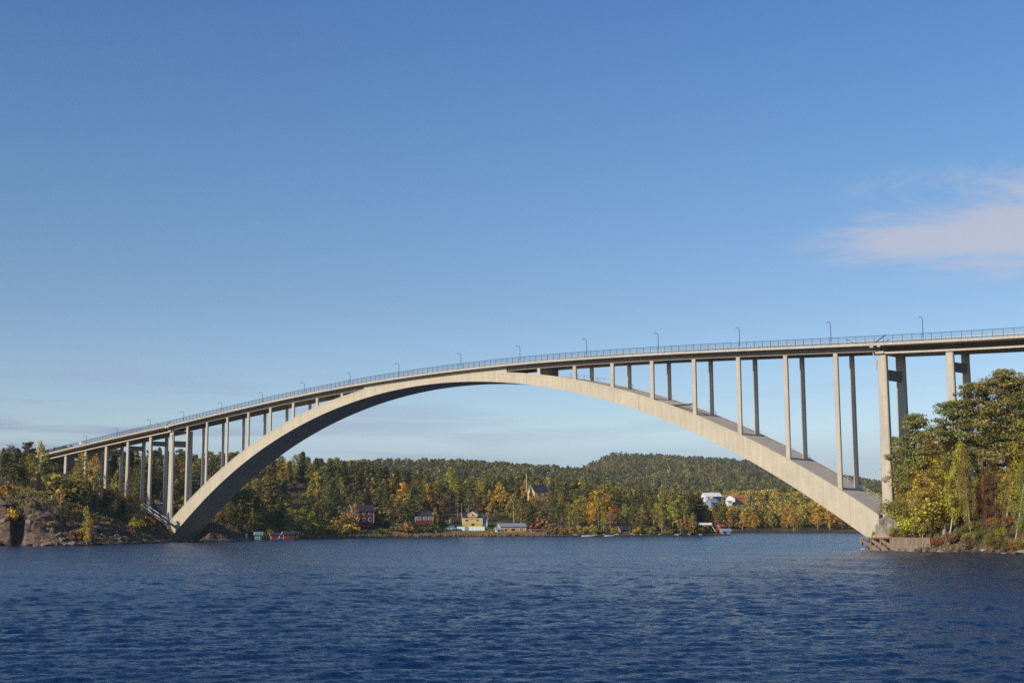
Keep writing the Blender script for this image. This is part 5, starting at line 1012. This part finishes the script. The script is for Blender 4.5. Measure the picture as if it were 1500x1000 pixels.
# building behind the left approach columns
house('apartment_block', 139, 692, 556, 9, 9, 5.0, .8, .12, M_BEIGE, M_GREYR, 'beige flat-fronted building behind the second and third left columns', 'building', wins=[(-3.1, .9, 1.1, 1.2), (-1.0, .9, 1.1, 1.2), (1.1, .9, 1.1, 1.2), (3.2, .9, 1.1, 1.2), (-2.0, 3.3, 1.1, 1.0), (1.9, 3.3, 1.1, 1.0)], corner=False)
house('hut', 233.5, 744.5, 481, 2.6, 2.4, 1.7, .35, .3, mat('grey_hut_boards', (.10, .11, .13), .8, var=.15), M_GREYR, 'low grey hut between the tall left pier and its neighbour', 'hut', corner=False)
house('cabinet', 239.3, 744, 474, .7, .6, 1.5, .15, .3, M_WHITE, M_WHITE, 'narrow white cabinet right beside the low grey hut', 'cabinet', corner=False, over=.08)
# boathouses by the left arch foot
house('boathouse', 377.5, 790.2, 479, 2.5, 3.0, 1.7, .95, .15, M_TURQ, mat('pale_turquoise_roof', (.13, .22, .25), .6, var=.1), 'small turquoise boathouse with pale roof near the left arch foot', 'boathouse', wins=[(-.3, .4, 1.6, .5)], corner=False, over=.2)  # roof tone lowered too, so the boathouse reads as shaded
house('boathouse', 402, 789.3, 486, 2.9, 3, 1.5, .5, .1, M_RED, M_TILE, 'low dark red boathouse left of the white boat hull', 'boathouse', corner=True)
house('boathouse', 424, 789, 487, 4.8, 3.5, 1.75, .75, .1, M_RED, M_TILE, 'wide red boathouse with white corners and a large dark doorway', 'boathouse', doors=[(.4, 1.6, 1.5, M_DARK)])
house('shed', 414, 789, 488, 1.3, 3, 1.7, .4, .1, M_REDP, M_REDT, 'narrow bright red shed between the boat and the wide boathouse', 'shed', corner=True, over=.1)

# ------------------------------------------------------------------ small things
def boat(u, a, L_, rz, label, col_m, z=0.0, cat='boat'):
    x, y = at(u, a); e = empty('rowing_boat', (float(x), float(y), z), YAW + rz, label, cat, 'small boats along the shore')
    xs = np.linspace(-L_ / 2, L_ / 2, 9); mb = MB()
    for i, X in enumerate(xs):
        t = (X + L_ / 2) / L_; wd_ = .75 * math.sin(math.pi * min(1, t * .75 + .22)) ** .8 if t < .99 else .04; kz = -.12 + .3 * t ** 3; gz_ = .42 + .25 * t ** 2
        mb.v += [(X, -wd_, gz_), (X, -wd_ * .7, kz + .1), (X, 0, kz), (X, wd_ * .7, kz + .1), (X, wd_, gz_), (X, wd_ * .85, gz_ - .02), (X, 0, kz + .16), (X, -wd_ * .85, gz_ - .02)]
    for i in range(8):
        for j in range(8): mb.f.append((i * 8 + j, (i + 1) * 8 + j, (i + 1) * 8 + (j + 1) % 8, i * 8 + (j + 1) % 8))
    mb.f += [tuple(range(8)), tuple(64 + j for j in range(8))[::-1]]; mb.build('hull', col_m, e)
    for X in (-L_ * .25, L_ * .1): MB().box(X - .12, -.6, .28, X + .12, .6, .33).build('thwart', M_WOOD, e)
boat(408.3, 482, 2.6, 1.2, 'white upturned boat hull between the dark red and bright red boathouses', M_WHITE, .25)
boat(795, 592, 4.5, .2, 'white boat pulled up beside the jetty boathouse', M_WHITE, .3)
boat(858, 584, 4.2, .1, 'left one of two pale boats moored under the trees', M_WHITE, .05)
boat(864, 583, 3.4, -.3, 'right one of two pale boats moored under the trees', M_GALV, .05)
boat(892, 583, 4.5, .15, 'lone pale boat moored left of the brown shed', M_WHITE, .05)
x, y = at(808.5, 587); jt = empty('jetty', (float(x), float(y), 0), YAW + .05, 'low weathered timber jetty reaching right from the red boathouse', 'jetty')
for i in range(26): MB().box(-4.3 + i * .33, 0, .55, -4.3 + i * .33 + .30, 1.5, .62).build('plank', M_WOOD, jt)
for i in range(6):
    for yy in (.05, 1.3): MB().box(-4.2 + i * 1.65, yy, -1.0, -4.03 + i * 1.65, yy + .17, .54 if i not in (0, 3, 5) else 1.1).build('post', M_WOOD, jt)
def pole(u, v0, v1, a, label, r=.13, m_=None, name='utility_pole', cat='pole', cross=True):
    x, y = at(u, a); z0, z1 = zat(u, a, v1) - 1, zat(u, a, v0); e = empty(name, (float(x), float(y), z0), YAW, label, cat, None)
    MB().tube([(0, 0, 0), (0, 0, z1 - z0)], [r, r * .75], 7).build('pole', m_ or M_POLE, e)
    if cross: MB().box(-.7, -.06, z1 - z0 - .6, .7, .06, z1 - z0 - .48).build('crossarm', M_POLE, e)
    else: MB().tube([(0, 0, z1 - z0), (0, 0, z1 - z0 + .15)], [.12, .05], 7).build('finial', M_GALV, e)
pole(501, 730, 750, 588, 'grey timber utility pole left of the red house')
pole(519.5, 725, 742, 596, 'thin grey pole rising behind the red two-storey house roof')
pole(669, 735, 757, 640, 'left pole of the pair behind the yellow villa')
pole(675, 736, 756, 644, 'right pole of the pair behind the yellow villa')
pole(770.4, 695, 722, 712, 'tall pale flagpole left of the pale yellow house in the trees', .14, M_WHITE, 'flagpole', 'flagpole', False)
pole(1072.5, 725, 736, 1010, 'thin white flagpole among the village houses', .14, M_WHITE, 'flagpole', 'flagpole', False)
pole(369, 714, 735, 560, 'grey pole on the rocky slope, left of the pair', .14)
pole(387, 706, 727, 580, 'grey pole on the rocky slope, right of the pair', .13)
# beacon on its rock
x, y = at(360.5, 474); zb_ = .3
bk = empty('beacon', (float(x), float(y), zb_), 0, 'small white navigation beacon on a pointed rock by the left arch foot', 'beacon')
MB().tube([(0, 0, -1), (0, 0, .9)], [1.1, .5], 7).build('rock_base', M_ROCKL, bk); MB().tube([(0, 0, .9), (0, 0, 2.2)], [.26, .17], 8).build('tower', M_WHITE, bk); MB().tube([(0, 0, 2.2), (0, 0, 2.7), (0, 0, 2.9)], [.22, .22, .03], 8).build('lantern', M_DARK, bk)
# bench on the meadow
x, y = at(77.5, 402); bz = zat(77.5, 402, 732); bn = empty('bench', (float(x), float(y), bz), YAW + .1, 'dark bench with white end on the left bank meadow', 'bench')
MB().box(-.9, 0, .42, .9, .5, .5).build('seat', M_WOOD, bn); MB().box(-.9, .5, .5, .9, .58, 1.05).build('backrest', M_DARK, bn); MB().box(-1.15, -.1, 0, -.92, .62, 1.1).build('side_panel', M_WHITE, bn); MB().box(.92, -.1, 0, 1.0, .62, .9).build('side_panel', M_WOOD, bn)
# stair with handrails down to the left arch foot
def P3(u, v, a): x, y = at(u, a); return Vector((float(x), float(y), zat(u, a, v)))
q0, q1 = P3(205, 739, 455), P3(243.5, 765, 441); q0b, q1b = P3(207, 735.5, 459), P3(243.5, 759.5, 447)
st = empty('hillside_stair', q1, 0, 'stair with two pale handrails climbing the left bank to the tall pier', 'stair')
def loc(v_): return v_ - q1
MB().bar(loc(q0), loc(q1), .10).build('handrail', M_WHITE, st); MB().bar(loc(q0b), loc(q1b), .10).build('handrail', M_WHITE, st)
for i in range(12):
    t = (i + .5) / 12; a_, b_2 = loc(q0.lerp(q1, t)), loc(q0b.lerp(q1b, t))
    MB().bar(a_ + Vector((0, 0, -1.0)), a_, .07).build('rail_post', M_GALV, st); MB().bar(b_2 + Vector((0, 0, -1.0)), b_2, .07).build('rail_post', M_GALV, st)
for i in range(40):
    t = i / 39; a_, b_2 = loc(q0.lerp(q1, t)), loc(q0b.lerp(q1b, t)); MB().bar(a_ + Vector((0, 0, -1.05)), b_2 + Vector((0, 0, -1.05)), .38, .08).build('step', M_OLD, st)

# concrete quay at the right arch foot
q0, q1 = P3(1258, 803, 258), P3(1360, 806, 246); q0.z = q1.z = 0
qd = (q1 - q0).normalized(); ql = (q1 - q0).length
qa = empty('quay', q0, math.atan2(qd.y, qd.x), 'old concrete quay with slanting buttresses and red painted edge below the right arch foot', 'quay')
ZT = zat(1262, 258, 786.3)
mid = ql * .455
MB().box(-.15, -.1, ZT - .28, mid, 5.5, ZT).build('deck', M_OLD, qa)
MB().box(mid * .42, -.16, ZT - .20, mid, -.102, ZT + .02).build('painted_edge', M_REDP, qa)
for i in range(4):
    X = .15 + i * (mid - .35) / 3
    MB().box(X - .16, -.02, ZT - 1.6, X + .16, .4, ZT - .285).build('post', M_OLD, qa)
for i in range(4):
    X = .3 + i * (mid - .35) / 3
    MB().prism([(X, ZT - .8), (X + .01, ZT - .3), (X + 3.4, ZT - 2.0), (X + 3.4, ZT - 2.75), (X + 2.6, ZT - 2.45)], .1, .55).build('buttress', M_OLD, qa)
MB().box(0, 2.6, -1.5, mid, 3.2, ZT - .285).build('back_wall', M_OLD, qa)
npn = 4; pw = (ql - mid) / npn
for i in range(npn): MB().box(mid + i * pw + .02, .05, ZT - 1.3, mid + (i + 1) * pw - .02, .6, ZT + .02 - .03 * i).build('panel', M_OLD, qa)
MB().box(mid, -.35, -1.2, ql + .3, .62, ZT - 1.31).build('ledge', M_OLD, qa)
MB().box(mid, .61, -1, ql, 5.5, ZT - .05).build('quay_fill', M_OLD, qa)
# rock knob in front of the right arch foot
def knob(u, a, s, label, sd, z):
    boulder(u, a, s, label, M_ROCKL, sd, 1.0); o = bpy.context.scene.collection.objects[-1]; o.location.z = z; o.scale = (.75, .9, 1.0)
knob(1290, 257, 2.4, 'tall pale rock knob between the right arch foot and the pier', 501, 2.6)
knob(1299, 257, 2.2, 'pale rock shoulder right under the tall right pier', 502, 4.0)
knob(1281, 259, 1.3, 'lower pale rock beside the painted quay edge', 503, 1.9)
# fallen pale trunk on the right bank
a1, b1_ = P3(1410, 735, 262), P3(1428, 729, 258)
o = MB().tube([a1, (a1 + b1_) / 2 + Vector((0, 0, .25)), b1_], [.25, .2, .12], 7).build('fallen_log', M_BIRB); tag(o, 'pale fallen log lying on the slope of the right bank', 'log')

# ------------------------------------------------------------------ air
hz = MB().box(-4500, -700, -6, 3500, 5200, 260).build('haze', None)
hz.rotation_euler = (0, 0, 0); tag(hz, kind='stuff')
M_HZ = bpy.data.materials.new('air'); M_HZ.use_nodes = True; t = M_HZ.node_tree
for n in list(t.nodes): t.nodes.remove(n)
o_ = t.nodes.new('ShaderNodeOutputMaterial'); pv = t.nodes.new('ShaderNodeVolumePrincipled'); pv.inputs['Color'].default_value = (.80, .88, 1, 1); pv.inputs['Density'].default_value = 7e-5; pv.inputs['Anisotropy'].default_value = .2
t.links.new(pv.outputs[0], o_.inputs['Volume']); hz.data.materials.append(M_HZ)
